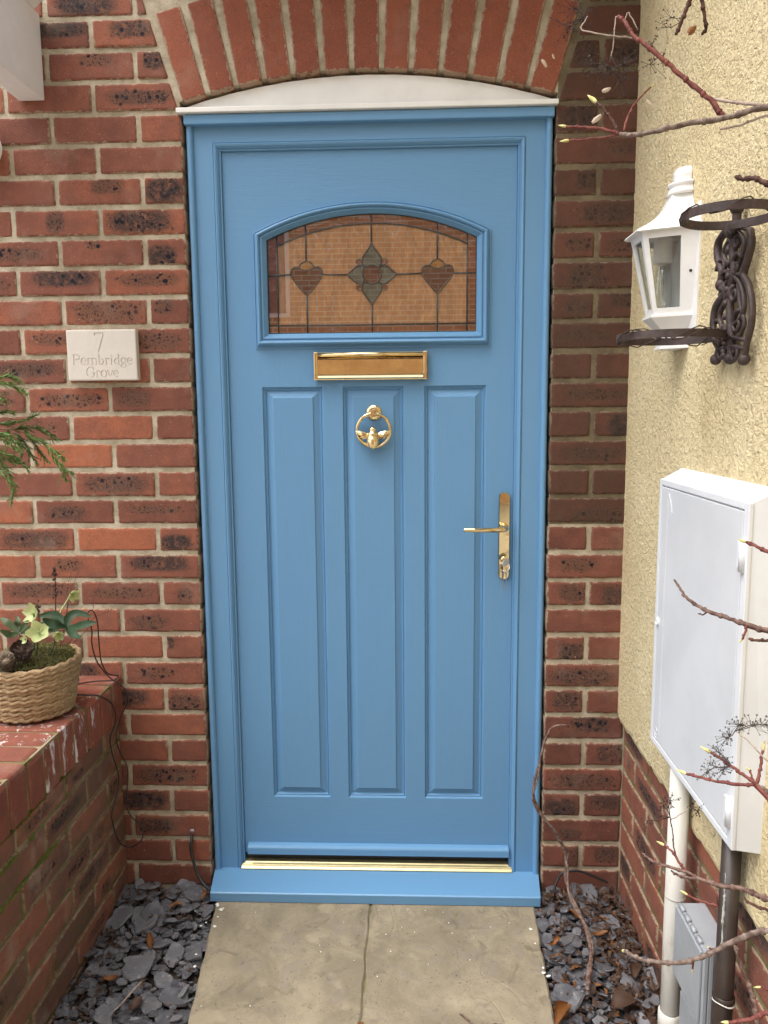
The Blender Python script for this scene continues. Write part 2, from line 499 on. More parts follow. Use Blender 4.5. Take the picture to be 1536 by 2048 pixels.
def leaf_material(name, a, b, rough=0.45, trans=0.15):
    g = N(name)
    p = g.co()
    c = g.mix(g.noise(p, 45, 4, 0.6, g.math('MULTIPLY', g.rand(), 9.0)), a, b)
    sh = g.bsdf(c, rough, normal=g.bump(g.noise(p, 160, 3, 0.5), 0.25, 0.001), spec=0.4)
    t = g.n('BsdfTranslucent', {'Color': c}).outputs[0]
    return g.done(g.n('MixShader', {0: trans, 1: sh, 2: t}).outputs[0])
M_hel_leaf = leaf_material('hellebore_leaf', (0.012, 0.036, 0.014, 1), (0.040, 0.080, 0.030, 1), 0.6)
M_hel_leaf2 = leaf_material('hellebore_leaf_light', (0.045, 0.085, 0.028, 1), (0.11, 0.135, 0.065, 1), 0.55)
M_hel_flower = leaf_material('hellebore_petal', (0.46, 0.54, 0.17, 1), (0.74, 0.78, 0.46, 1), 0.5, 0.35)
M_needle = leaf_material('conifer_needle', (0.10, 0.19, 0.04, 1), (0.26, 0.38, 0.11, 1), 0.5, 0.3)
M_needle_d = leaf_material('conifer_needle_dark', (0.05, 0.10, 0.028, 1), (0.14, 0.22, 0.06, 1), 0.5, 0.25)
M_moss = leaf_material('moss', (0.09, 0.13, 0.012, 1), (0.22, 0.28, 0.035, 1), 0.9, 0.2)
M_moss_dry = leaf_material('dry_moss', (0.085, 0.085, 0.022, 1), (0.24, 0.24, 0.07, 1), 0.9, 0.25)
M_deadleaf = leaf_material('dead_leaf_orange', (0.15, 0.055, 0.018, 1), (0.30, 0.125, 0.035, 1), 0.5, 0.2)
M_deadleaf2 = leaf_material('dead_leaf_brown', (0.045, 0.022, 0.014, 1), (0.11, 0.06, 0.036, 1), 0.6, 0.15)
M_cone = plain('pine_cone', (0.085, 0.045, 0.030), 0.7, 0, 90, 0.3)
M_cone2 = plain('pale_pine_cone', (0.26, 0.19, 0.125), 0.75, 0, 90, 0.3)

def rope_material():
    g = N('seagrass_rope')
    p = g.co()
    c = g.mix(g.step(g.noise(g.stretch(p, (1, 1, 2)), 120, 4, 0.65), 0.3, 0.7), (0.26, 0.165, 0.085, 1), (0.46, 0.335, 0.19, 1))
    return g.done(g.bsdf(c, 0.75, normal=g.bump(g.noise(p, 500, 3, 0.6), 0.4, 0.001), spec=0.25))
M_rope = rope_material()

def stained(name, col, ripple, refl=0.18):
    """coloured, rippled glass lying against the dark hall behind"""
    g = N(name)
    p = g.geo()
    f = g.noise(g.stretch(p, ripple), 26, 3, 0.55, dist=1.4)
    dk = tuple(v * 0.62 for v in col[:3]) + (1,)
    c = g.mix(g.step(f, 0.3, 0.7), dk, col)
    nrm = g.bump(f, 0.42, 0.005)
    base = g.bsdf(c, 0.25, normal=nrm, spec=0.3)
    gl = g.n('BsdfGlossy', {'Color': (0.9, 0.82, 0.72, 1), 'Roughness': 0.08, 'Normal': nrm}).outputs[0]
    return g.done(g.n('MixShader', {0: refl, 1: base, 2: gl}).outputs[0])
M_gl_clear = stained('rippled_clear_glass', (0.38, 0.180, 0.075, 1), (1.8, 1, 0.6), 0.20)
M_gl_rust = stained('rust_red_glass', (0.155, 0.030, 0.008, 1), (0.6, 1, 1.6), 0.09)
M_gl_plum = stained('plum_glass', (0.060, 0.014, 0.012, 1), (1, 1, 1), 0.03)
M_gl_green = stained('grey_green_glass', (0.052, 0.085, 0.070, 1), (1, 1, 1), 0.04)
M_gl_amber = stained('amber_glass', (0.30, 0.13, 0.02, 1), (1, 1, 1), 0.08)

def pane_material(name, refl, tint=(1, 1, 1, 1)):
    g = N(name)
    t = g.n('BsdfTransparent', {'Color': tint}).outputs[0]
    gl = g.n('BsdfGlossy', {'Color': (1, 1, 1, 1), 'Roughness': 0.0}).outputs[0]
    return g.done(g.n('MixShader', {0: refl, 1: t, 2: gl}).outputs[0])
M_pane = pane_material('outer_window_pane', 0.17)
M_lamp_pane = pane_material('lantern_pane', 0.08, (0.80, 0.82, 0.80, 1))
M_bulb = pane_material('bulb_glass', 0.12, (0.92, 0.93, 0.92, 1))
M_globe = plain('opal_globe', (0.80, 0.79, 0.76), 0.25)

# ------------------------------------------------------------------ measured paths (metres)
BRANCHES = [([(0.5679, -0.9128, 1.71), (0.535, -0.8976, 1.7074), (0.5008, -0.8826, 1.7031), (0.4513, -0.868, 1.7014), (0.4143, -0.8531, 1.6973), (0.392, -0.8369, 1.6998), (0.3806, -0.8195, 1.7073)], 0.0042, 0.0032, 0, 0), ([(0.3806, -0.8195, 1.7073), (0.3565, -0.8124, 1.7172), (0.3322, -0.806, 1.722), (0.3053, -0.7997, 1.7262)], 0.0026, 0.0018, 1, 0.009), ([(0.3806, -0.8195, 1.7073), (0.3474, -0.8058, 1.7063), (0.311, -0.7917, 1.7089)], 0.0016, 0.0013, 1, 0.01), ([(0.3791, -0.8194, 1.7088), (0.3683, -0.8135, 1.7305), (0.3588, -0.8086, 1.745), (0.3479, -0.8039, 1.7582)], 0.0022, 0.002, 3, 0.015), ([(0.385, -0.8189, 1.7102), (0.3978, -0.8107, 1.7434), (0.4121, -0.8042, 1.7629), (0.4294, -0.7979, 1.7795)], 0.0015, 0.0013, 1, 0.006), ([(0.5091, -0.8749, 1.7083), (0.4921, -0.8658, 1.7344), (0.47, -0.8572, 1.758), (0.4476, -0.8486, 1.7819), (0.4213, -0.8397, 1.8096), (0.4055, -0.8317, 1.8268), (0.3951, -0.8242, 1.8391), (0.384, -0.8153, 1.8616), (0.3763, -0.8077, 1.8742)], 0.0036, 0.0026, 1, 0), ([(0.4893, -0.8615, 1.7387), (0.5147, -0.8789, 1.727), (0.535, -0.8963, 1.7168), (0.5679, -0.9133, 1.706)], 0.002, 0.0026, 2, 0), ([(0.3987, -0.811, 1.8422), (0.3608, -0.8092, 1.8481), (0.3249, -0.8069, 1.8568), (0.3277, -0.8027, 1.8689), (0.3334, -0.7986, 1.8789)], 0.0011, 0.0008, 2, 0), ([(0.3785, -0.808, 1.8713), (0.3728, -0.8048, 1.8715), (0.3699, -0.8068, 1.8319), (0.3677, -0.805, 1.8203)], 0.0011, 0.0008, 2, 0), ([(0.4046, -0.8093, 1.8537), (0.3908, -0.8065, 1.8784), (0.3864, -0.808, 1.8683)], 0.0009, 0.0007, 2, 0), ([(0.5074, -0.8666, 1.6954), (0.5284, -0.8827, 1.6947), (0.5486, -0.8983, 1.6978), (0.5678, -0.914, 1.7007)], 0.0014, 0.002, 2, 0), ([(0.4768, -0.8196, 1.9071), (0.475, -0.817, 1.8885), (0.471, -0.8137, 1.8769), (0.464, -0.8114, 1.8579), (0.4599, -0.8081, 1.846)], 0.0032, 0.0026, 3, 0), ([(0.4897, -0.8191, 1.907), (0.4922, -0.8164, 1.8883), (0.4983, -0.8146, 1.8623), (0.5016, -0.8108, 1.8519), (0.4984, -0.8065, 1.8471)], 0.003, 0.0022, 3, 0), ([(0.5402, -0.9597, 1.5927), (0.5319, -0.9512, 1.6014), (0.5241, -0.9432, 1.6076), (0.5121, -0.9359, 1.6086), (0.5087, -0.9277, 1.6142)], 0.0034, 0.0028, 3, 0), ([(0.558, -1.0226, 1.1116), (0.5421, -1.0089, 1.1184), (0.5309, -0.9951, 1.124), (0.5247, -0.9815, 1.127)], 0.0028, 0.0022, 1, 0.01), ([(0.5576, -1.0358, 1.0124), (0.5413, -1.0234, 1.0154), (0.5191, -1.011, 1.02), (0.5017, -0.9984, 1.0253), (0.4768, -0.9858, 1.0323), (0.4705, -0.9731, 1.0346), (0.4557, -0.9598, 1.0448), (0.4531, -0.9463, 1.0523), (0.4474, -0.9323, 1.0643)], 0.004, 0.0014, 4, 0), ([(0.517, -1.016, 1.0214), (0.5143, -1.0174, 1.0115), (0.5103, -1.0188, 1.0024)], 0.0018, 0.0015, 1, 0.005), ([(0.4768, -0.9858, 1.0323), (0.4712, -0.9818, 1.0263), (0.4668, -0.9769, 1.0264)], 0.0012, 0.0008, 3, 0), ([(0.5576, -1.0368, 1.0046), (0.5371, -1.0341, 1.0058), (0.5216, -1.0314, 1.0049), (0.5152, -1.028, 1.0072)], 0.0022, 0.0018, 3, 0), ([(0.5569, -1.0638, 0.801), (0.5394, -1.0536, 0.8065), (0.5262, -1.0435, 0.8109)], 0.004, 0.0036, 0, 0), ([(0.5262, -1.0435, 0.8109), (0.5045, -1.0347, 0.8076), (0.483, -1.0255, 0.807), (0.4651, -1.016, 0.8077), (0.4495, -1.0065, 0.8079)], 0.0024, 0.0019, 1, 0.011), ([(0.5255, -1.0432, 0.8135), (0.5146, -1.0325, 0.8208), (0.504, -1.022, 0.8269), (0.4925, -1.0117, 0.8326), (0.4827, -1.0014, 0.837)], 0.0024, 0.0019, 1, 0.011), ([(0.5295, -1.0432, 0.8122), (0.5344, -1.0378, 0.8257), (0.5379, -1.0329, 0.8367), (0.5421, -1.0273, 0.8524)], 0.0022, 0.0018, 1, 0.01), ([(0.5255, -1.0432, 0.8135), (0.5244, -1.0371, 0.8217), (0.5246, -1.0315, 0.826)], 0.0014, 0.0012, 1, 0.007), ([(0.5441, -1.0585, 0.8449), (0.5285, -1.0474, 0.8567), (0.5171, -1.036, 0.8701), (0.5047, -1.0254, 0.878)], 0.0013, 0.0007, 2, 0), ([(0.5564, -1.0816, 0.6669), (0.5408, -1.0684, 0.664), (0.5359, -1.055, 0.6598), (0.5164, -1.0415, 0.6613), (0.497, -1.0288, 0.6563), (0.4727, -1.0154, 0.6575), (0.4561, -1.0016, 0.6597), (0.4389, -0.9884, 0.6579), (0.4212, -0.9751, 0.6569), (0.4168, -0.9614, 0.6546), (0.4129, -0.9476, 0.6539)], 0.004, 0.0012, 4, 0), ([(0.4652, -1.0058, 0.6557), (0.4582, -0.9957, 0.6582), (0.4482, -0.9841, 0.6722), (0.4437, -0.9738, 0.6751), (0.4383, -0.9637, 0.6767)], 0.0022, 0.0016, 1, 0.01), ([(0.4727, -1.0154, 0.6575), (0.4547, -1.0064, 0.6544), (0.4476, -0.997, 0.6513), (0.4417, -0.9871, 0.6517)], 0.0022, 0.0014, 4, 0), ([(0.4482, -0.9841, 0.6722), (0.4477, -0.9759, 0.6841), (0.4485, -0.9672, 0.6983), (0.4472, -0.9581, 0.717)], 0.0012, 0.0009, 3, 0), ([(0.4472, -0.9586, 0.7127), (0.4632, -0.9569, 0.7212), (0.4778, -0.9552, 0.7298)], 0.0008, 0.0006, 2, 0), ([(0.489, -1.0382, 0.6329), (0.4864, -1.0353, 0.656)], 0.0012, 0.001, 1, 0), ([(0.489, -1.0382, 0.6329), (0.4704, -1.0319, 0.635), (0.4591, -1.0255, 0.6363), (0.4539, -1.019, 0.6363)], 0.0015, 0.0013, 1, 0.008), ([(0.5564, -1.0834, 0.6527), (0.5374, -1.0771, 0.655), (0.5187, -1.0706, 0.6587), (0.5117, -1.0636, 0.6631)], 0.0024, 0.0016, 3, 0), ([(0.5467, -1.1044, 0.6494), (0.5315, -1.0925, 0.637), (0.5182, -1.0807, 0.6238), (0.4958, -1.0702, 0.6027), (0.4806, -1.0593, 0.5825), (0.4608, -1.0486, 0.5628), (0.4376, -1.0376, 0.5462), (0.4115, -1.0255, 0.5386), (0.3968, -1.0128, 0.5315), (0.3829, -0.9994, 0.5303), (0.381, -0.9862, 0.5241)], 0.004, 0.0024, 0, 0.01), ([(0.459, -1.0399, 0.553), (0.4576, -1.0416, 0.5407)], 0.0014, 0.0012, 1, 0.005), ([(0.4822, -1.0556, 0.5797), (0.4768, -1.0556, 0.5818), (0.4728, -1.0555, 0.5832)], 0.0012, 0.001, 1, 0.006), ([(0.5416, -1.1268, 0.5586), (0.5247, -1.1194, 0.5428), (0.5022, -1.1125, 0.5257), (0.4831, -1.1046, 0.5148)], 0.0034, 0.0022, 1, 0.008), ([(0.5464, -1.1157, 0.5648), (0.5352, -1.1063, 0.5624), (0.5249, -1.0969, 0.5602)], 0.0018, 0.0015, 1, 0.007), ([(0.5162, -1.035, 0.573), (0.5188, -1.0437, 0.5572), (0.5268, -1.0531, 0.5349), (0.53, -1.0613, 0.523), (0.531, -1.0694, 0.512), (0.532, -1.0788, 0.4913), (0.5322, -1.0903, 0.4558)], 0.0026, 0.0036, 4, 0)]
N_TOP = 14
N_MID = 25
HEADS = [((0.3334, -0.7986, 1.8789), [(0.3246, -0.7889, 1.8789), (0.306, -0.791, 1.868), (0.3172, -0.7867, 1.8973)], 0.024, 70), ((0.3677, -0.805, 1.8203), [(0.3625, -0.8078, 1.8007), (0.3466, -0.7973, 1.8089), (0.3883, -0.8059, 1.8078), (0.3808, -0.8091, 1.786)], 0.025, 110), ((0.4292, -0.8126, 1.821), [(0.4256, -0.8109, 1.8355), (0.4401, -0.8132, 1.8137), (0.4219, -0.8153, 1.803)], 0.014, 40), ((0.4657, -0.8055, 1.864), [(0.4512, -0.8051, 1.8714), (0.4439, -0.8073, 1.857)], 0.014, 18), ((0.5047, -1.0254, 0.878), [(0.5115, -1.0239, 0.8872), (0.5271, -1.033, 0.8898), (0.4947, -1.0269, 0.8694), (0.5437, -1.0322, 0.891)], 0.014, 90), ((0.504, -1.022, 0.8269), [(0.4788, -1.0133, 0.8239), (0.4733, -1.0149, 0.8138), (0.4919, -1.021, 0.8384), (0.4871, -1.0103, 0.8441), (0.4918, -1.0232, 0.8216)], 0.012, 80), ((0.4472, -0.9581, 0.717), [(0.4363, -0.9564, 0.733), (0.4473, -0.9548, 0.7416), (0.4181, -0.9597, 0.7129), (0.4326, -0.9582, 0.72)], 0.01, 50), ((0.4778, -0.9552, 0.7298), [(0.48, -0.9547, 0.7326), (0.4872, -0.9554, 0.7254)], 0.008, 24)]
SCRAPS = [((0.2725, -0.7991, 1.8169), 0.0065), ((0.3473, -0.8125, 1.7321), 0.008), ((0.4217, -0.8223, 1.7503), 0.006), ((0.361, -0.8116, 1.773), 0.007), ((0.4766, -0.8278, 1.8447), 0.01), ((0.2859, -0.7973, 1.8263), 0.004)]
STEM = [(0.4903, -0.03, 0.4577), (0.4781, -0.03, 0.4633), (0.4488, -0.03, 0.4574), (0.4298, -0.035, 0.4284), (0.4111, -0.05, 0.3643), (0.3958, -0.06, 0.3123), (0.398, -0.06, 0.2639), (0.4243, -0.06, 0.2112), (0.4588, -0.06, 0.1626), (0.4868, -0.06, 0.1137), (0.4853, -0.07, 0.0923), (0.4795, -0.09, 0.0557), (0.4894, -0.13, 0.0293), (0.5044, -0.19, 0.0094), (0.5071, -0.27, -0.0085), (0.4936, -0.33, -0.0116), (0.4711, -0.4, -0.0151)]
CABLE_R = [(0.4551, -0.05, -0.033), (0.4628, -0.035, -0.0057), (0.4725, -0.025, 0.0133), (0.4855, -0.02, 0.0282), (0.5129, -0.02, 0.0346), (0.5363, -0.02, 0.0335), (0.5781, -0.025, 0.0195), (0.6074, -0.03, 0.0083)]
CABLE_L = [(-0.5603, 0.01, 0.1214), (-0.555, -0.015, 0.1088), (-0.5545, -0.025, 0.0861), (-0.5406, -0.04, 0.0429), (-0.5166, -0.06, 0.0111), (-0.492, -0.075, -0.0025), (-0.4871, -0.07, -0.0207)]
WIRE1 = [(-0.7497, -0.16, 0.7913), (-0.7502, -0.14, 0.7549), (-0.761, -0.12, 0.7151), (-0.763, -0.1, 0.6691), (-0.7563, -0.08, 0.6329), (-0.7382, -0.07, 0.6024), (-0.7076, -0.07, 0.5808), (-0.6956, -0.07, 0.5564), (-0.7028, -0.055, 0.5258), (-0.7209, -0.055, 0.4897), (-0.7285, -0.0642, 0.4621), (-0.7285, -0.0759, 0.4478), (-0.7285, -0.0745, 0.4239), (-0.7285, -0.0556, 0.384), (-0.7119, -0.055, 0.3444), (-0.7148, -0.055, 0.2888), (-0.7208, -0.055, 0.2488), (-0.7198, -0.055, 0.2573), (-0.7141, -0.055, 0.2101), (-0.6832, -0.055, 0.1716), (-0.6785, -0.055, 0.1414), (-0.6941, -0.055, 0.1194), (-0.7194, -0.055, 0.1081), (-0.7285, -0.1001, 0.1544), (-0.7285, -0.1315, 0.2231), (-0.7285, -0.1318, 0.2565), (-0.7285, -0.0914, 0.2891), (-0.7285, -0.0756, 0.3272), (-0.7285, -0.1064, 0.4004), (-0.7285, -0.1099, 0.4092), (-0.7285, -0.1174, 0.4546), (-0.7285, -0.0814, 0.4771), (-0.7228, -0.09, 0.519), (-0.7285, -0.1082, 0.5527), (-0.7285, -0.1736, 0.5928), (-0.7285, -0.2364, 0.6187), (-0.7808, -0.19, 0.6024)]
WIRE2 = [(-0.7455, -0.18, 0.8031), (-0.743, -0.17, 0.8117), (-0.7384, -0.16, 0.8129), (-0.7346, -0.15, 0.7988), (-0.7339, -0.14, 0.773), (-0.7379, -0.13, 0.7313), (-0.7444, -0.11, 0.6725), (-0.7424, -0.1, 0.6426), (-0.737, -0.09, 0.6231), (-0.7298, -0.07, 0.6106), (-0.7227, -0.055, 0.604), (-0.7251, -0.06, 0.5989), (-0.7354, -0.065, 0.5939), (-0.7689, -0.08, 0.5978), (-0.7919, -0.1, 0.6009), (-0.8046, -0.13, 0.6065)]
CONIFER = [[(-0.7983, -0.4979, 1.2823), (-0.7571, -0.4966, 1.2779), (-0.7297, -0.4955, 1.2763), (-0.7133, -0.4941, 1.2795), (-0.6859, -0.4928, 1.2793), (-0.6695, -0.4927, 1.273), (-0.6559, -0.4932, 1.2633), (-0.6423, -0.4935, 1.255)], [(-0.7129, -0.4952, 1.2775), (-0.6957, -0.4955, 1.2609), (-0.6757, -0.4945, 1.2525), (-0.6625, -0.4944, 1.24), (-0.6494, -0.4958, 1.2165), (-0.6403, -0.4959, 1.2041), (-0.6326, -0.4954, 1.1957), (-0.6138, -0.4948, 1.1858)], [(-0.7356, -0.485, 1.2705), (-0.7158, -0.4908, 1.2499), (-0.7001, -0.4967, 1.2293), (-0.6831, -0.5028, 1.2075)], [(-0.7261, -0.4673, 1.2741), (-0.7019, -0.4757, 1.2533), (-0.6848, -0.4848, 1.23), (-0.6664, -0.4931, 1.2123)], [(-0.7763, -0.5134, 1.2716), (-0.7486, -0.5145, 1.2619), (-0.7346, -0.5162, 1.251), (-0.7165, -0.5182, 1.2374)], [(-0.794, -0.4878, 1.2295), (-0.7646, -0.491, 1.2197), (-0.7422, -0.4941, 1.2128), (-0.7199, -0.497, 1.2074), (-0.7045, -0.5005, 1.1992)], [(-0.7898, -0.4811, 1.2402), (-0.771, -0.4802, 1.2121), (-0.7591, -0.4787, 1.1909), (-0.75, -0.4772, 1.1696), (-0.7507, -0.4762, 1.1482), (-0.7563, -0.4755, 1.1255)], [(-0.7733, -0.5169, 1.2852), (-0.7466, -0.5145, 1.2877), (-0.7268, -0.5126, 1.2888), (-0.7, -0.5099, 1.294), (-0.6773, -0.5066, 1.3046)], [(-0.7678, -0.514, 1.3765), (-0.7402, -0.515, 1.3695), (-0.7194, -0.516, 1.3639), (-0.7027, -0.5176, 1.3557), (-0.686, -0.5192, 1.3475)], [(-0.769, -0.5119, 1.3766), (-0.7452, -0.5044, 1.3793), (-0.7294, -0.4975, 1.3808), (-0.7121, -0.4919, 1.3714)], [(-0.7825, -0.5056, 1.2482), (-0.7583, -0.5005, 1.2341), (-0.7436, -0.4954, 1.2226), (-0.7273, -0.4901, 1.2125)], [(-0.6371, -0.4858, 1.195), (-0.6404, -0.4803, 1.1819), (-0.6396, -0.4742, 1.1716)], [(-0.6514, -0.5174, 1.241), (-0.6272, -0.527, 1.2265), (-0.6112, -0.5361, 1.2175)], [(-0.7807, -0.4826, 1.3465), (-0.7565, -0.4895, 1.338), (-0.7447, -0.4964, 1.333)], [(-0.7787, -0.4931, 1.2061), (-0.7642, -0.4954, 1.1936), (-0.7524, -0.498, 1.1799), (-0.7408, -0.5004, 1.1675)], [(-0.7441, -0.4949, 1.2764), (-0.7403, -0.491, 1.2597), (-0.7282, -0.4862, 1.2484), (-0.7215, -0.483, 1.2259)], [(-0.7714, -0.4919, 1.3094), (-0.7548, -0.4966, 1.3093), (-0.741, -0.5011, 1.3105), (-0.7246, -0.506, 1.3091)], [(-0.7596, -0.5188, 1.2689), (-0.7382, -0.5176, 1.2674), (-0.7195, -0.5179, 1.2551), (-0.7063, -0.5193, 1.2361)], [(-0.7717, -0.5026, 1.2274), (-0.752, -0.5, 1.2271), (-0.7351, -0.4981, 1.2227), (-0.7222, -0.4965, 1.217)]]
PLATE = [[(0.612, -0.6402, 1.6085), (0.612, -0.605, 1.5949), (0.612, -0.6051, 1.5684), (0.612, -0.627, 1.5428), (0.612, -0.6237, 1.5194), (0.612, -0.644, 1.5044), (0.612, -0.6057, 1.4857), (0.612, -0.5962, 1.4572), (0.612, -0.6062, 1.429), (0.612, -0.6278, 1.41), (0.612, -0.6159, 1.3924)], [(0.612, -0.7321, 1.588), (0.612, -0.7402, 1.5645), (0.612, -0.7274, 1.5408), (0.612, -0.7166, 1.5206), (0.612, -0.7376, 1.5016), (0.612, -0.7544, 1.4706), (0.612, -0.756, 1.4376), (0.612, -0.7434, 1.4122), (0.612, -0.735, 1.3847)], [(0.612, -0.6774, 1.6363), (0.612, -0.6762, 1.6005), (0.612, -0.6685, 1.5702), (0.612, -0.6787, 1.5338), (0.612, -0.6654, 1.5013), (0.612, -0.6712, 1.4537), (0.612, -0.6813, 1.4199), (0.612, -0.6792, 1.3895)], [(0.612, -0.6402, 1.6085), (0.612, -0.6873, 1.6013), (0.612, -0.7321, 1.588)], [(0.612, -0.6762, 1.6005), (0.612, -0.7125, 1.5747), (0.612, -0.7048, 1.5495), (0.612, -0.6846, 1.5328)], [(0.612, -0.6656, 1.5937), (0.612, -0.6376, 1.581), (0.612, -0.6338, 1.5629), (0.612, -0.679, 1.5315)], [(0.612, -0.6796, 1.5268), (0.612, -0.7105, 1.5036), (0.612, -0.725, 1.4746), (0.612, -0.7168, 1.4531), (0.612, -0.6898, 1.4447)], [(0.612, -0.6624, 1.525), (0.612, -0.6375, 1.5078), (0.612, -0.6489, 1.4895), (0.612, -0.6266, 1.4709), (0.612, -0.6353, 1.4505), (0.612, -0.676, 1.4391)], [(0.612, -0.6062, 1.429), (0.612, -0.6748, 1.4252), (0.612, -0.7431, 1.4144)], [(0.612, -0.6278, 1.41), (0.612, -0.6826, 1.4092), (0.612, -0.7394, 1.4013)], [(0.612, -0.627, 1.5428), (0.612, -0.6793, 1.5291), (0.612, -0.7193, 1.5201)], [(0.612, -0.6989, 1.5077), (0.612, -0.7089, 1.4722), (0.612, -0.7289, 1.4427), (0.612, -0.7098, 1.4197)]]
GREY = [(0.592, -0.611, 0.332), (0.592, -0.747, 0.351), (0.592, -0.743, 0.21), (0.592, -0.616, 0.225)]
HEL = {'flower': [(-0.7923, -0.33, 0.8057), (-0.8318, -0.27, 0.8335), (-0.7572, -0.22, 0.8667), (-0.8192, -0.34, 0.7923), (-0.7602, -0.3, 0.7898)], 'leafnode': [(-0.7427, -0.29, 0.8059), (-0.8667, -0.28, 0.7883)], 'leafA': [[(-0.7427, -0.29, 0.8059), (-0.7671, -0.28, 0.8268), (-0.7855, -0.28, 0.8339), (-0.8125, -0.29, 0.8318)], [(-0.7427, -0.29, 0.8059), (-0.7437, -0.28, 0.8244), (-0.7262, -0.27, 0.8349), (-0.6925, -0.27, 0.8254)], [(-0.7427, -0.29, 0.8059), (-0.7124, -0.31, 0.8117), (-0.6843, -0.32, 0.8217), (-0.6588, -0.32, 0.8264)], [(-0.7427, -0.29, 0.8059), (-0.7155, -0.33, 0.8035), (-0.7021, -0.34, 0.7996), (-0.6853, -0.35, 0.7981)], [(-0.7427, -0.29, 0.8059), (-0.7441, -0.33, 0.822), (-0.7616, -0.34, 0.8318), (-0.7719, -0.35, 0.8437)]], 'leafB': [[(-0.8667, -0.28, 0.7883), (-0.8821, -0.28, 0.8051), (-0.8954, -0.28, 0.817), (-0.9134, -0.27, 0.8238)], [(-0.8667, -0.28, 0.7883), (-0.8733, -0.27, 0.8022), (-0.8724, -0.27, 0.8142), (-0.878, -0.26, 0.8247)], [(-0.8667, -0.28, 0.7883), (-0.875, -0.3, 0.7895), (-0.8808, -0.31, 0.7972), (-0.8887, -0.32, 0.8071)], [(-0.8641, -0.28, 0.7907), (-0.8538, -0.28, 0.8027), (-0.846, -0.28, 0.8123), (-0.8384, -0.28, 0.8195)], [(-0.8729, -0.26, 0.78), (-0.8631, -0.25, 0.7868), (-0.8531, -0.25, 0.7917), (-0.8452, -0.25, 0.8014)]], 'stalk': [[(-0.7857, -0.27, 0.759), (-0.7828, -0.26, 0.8381), (-0.7805, -0.26, 0.8907), (-0.7775, -0.26, 0.9477)], [(-0.7841, -0.27, 0.7832), (-0.7772, -0.25, 0.8306), (-0.7733, -0.23, 0.8472), (-0.7659, -0.22, 0.863)], [(-0.7765, -0.26, 0.7511), (-0.7724, -0.22, 0.8373), (-0.7802, -0.2, 0.8766), (-0.765, -0.2, 0.9232)], [(-0.7717, -0.26, 0.7511), (-0.7719, -0.2, 0.8717), (-0.7594, -0.2, 0.8963), (-0.7452, -0.2, 0.9281)], [(-0.7428, -0.27, 0.7592), (-0.7335, -0.2, 0.7775), (-0.7284, -0.18, 0.7969), (-0.6843, -0.17, 0.8144)], [(-0.7574, -0.27, 0.7543), (-0.7328, -0.18, 0.8069), (-0.7317, -0.16, 0.842), (-0.7132, -0.16, 0.8797)], [(-0.8049, -0.3, 0.8204), (-0.8047, -0.3, 0.8393), (-0.8049, -0.3, 0.8534), (-0.8054, -0.3, 0.8698)]], 'cone': [(-0.8394, -0.33, 0.7588), (-0.8548, -0.36, 0.7407)]}
# ------------------------------------------------------------------ the setting
def ground_material():
    g = N('worn_concrete')
    p = g.geo()
    c = g.mix(g.step(g.noise(p, 3, 5, 0.65), 0.3, 0.7), (0.28, 0.26, 0.225, 1), (0.38, 0.355, 0.315, 1))
    return g.done(g.bsdf(c, 0.95, normal=g.bump(g.noise(p, 60, 4, 0.6), 0.5, 0.01), spec=0.1))
M_ground = ground_material()
mb = MB(); mb.add([(-60, -80, -0.125), (60, -80, -0.125), (60, 40, -0.125), (-60, 40, -0.125)], [(0, 1, 2, 3)])
tag(mb.obj('ground', M_ground), kind='structure')

# ------------------------------------------------------------------ bricks
def resample(poly, step, g, jit):
    out = []
    n = len(poly)
    for i in range(n):
        a, b = Vector(poly[i]), Vector(poly[(i + 1) % n])
        d = b - a; L = d.length
        if L < 1e-6: continue
        nrm = Vector((d.y, -d.x)) / L
        cut = min(0.0035, L * 0.3)
        k = max(1, int(round((L - 2 * cut) / step)))
        for j in range(k + 1):
            t = (cut + (L - 2 * cut) * j / k) / L
            p = a + d * t + nrm * g.uniform(-jit, jit)
            out.append(p)
    return out

def shrink(loop, c, d):
    """move every point of the loop inwards by d"""
    out = []
    n = len(loop)
    for i in range(n):
        a, b = loop[i - 1], loop[(i + 1) % n]
        t = (b - a)
        if t.length < 1e-9: out.append(loop[i]); continue
        nv = Vector((-t.y, t.x)).normalized()
        out.append(loop[i] + nv * d)
    return out

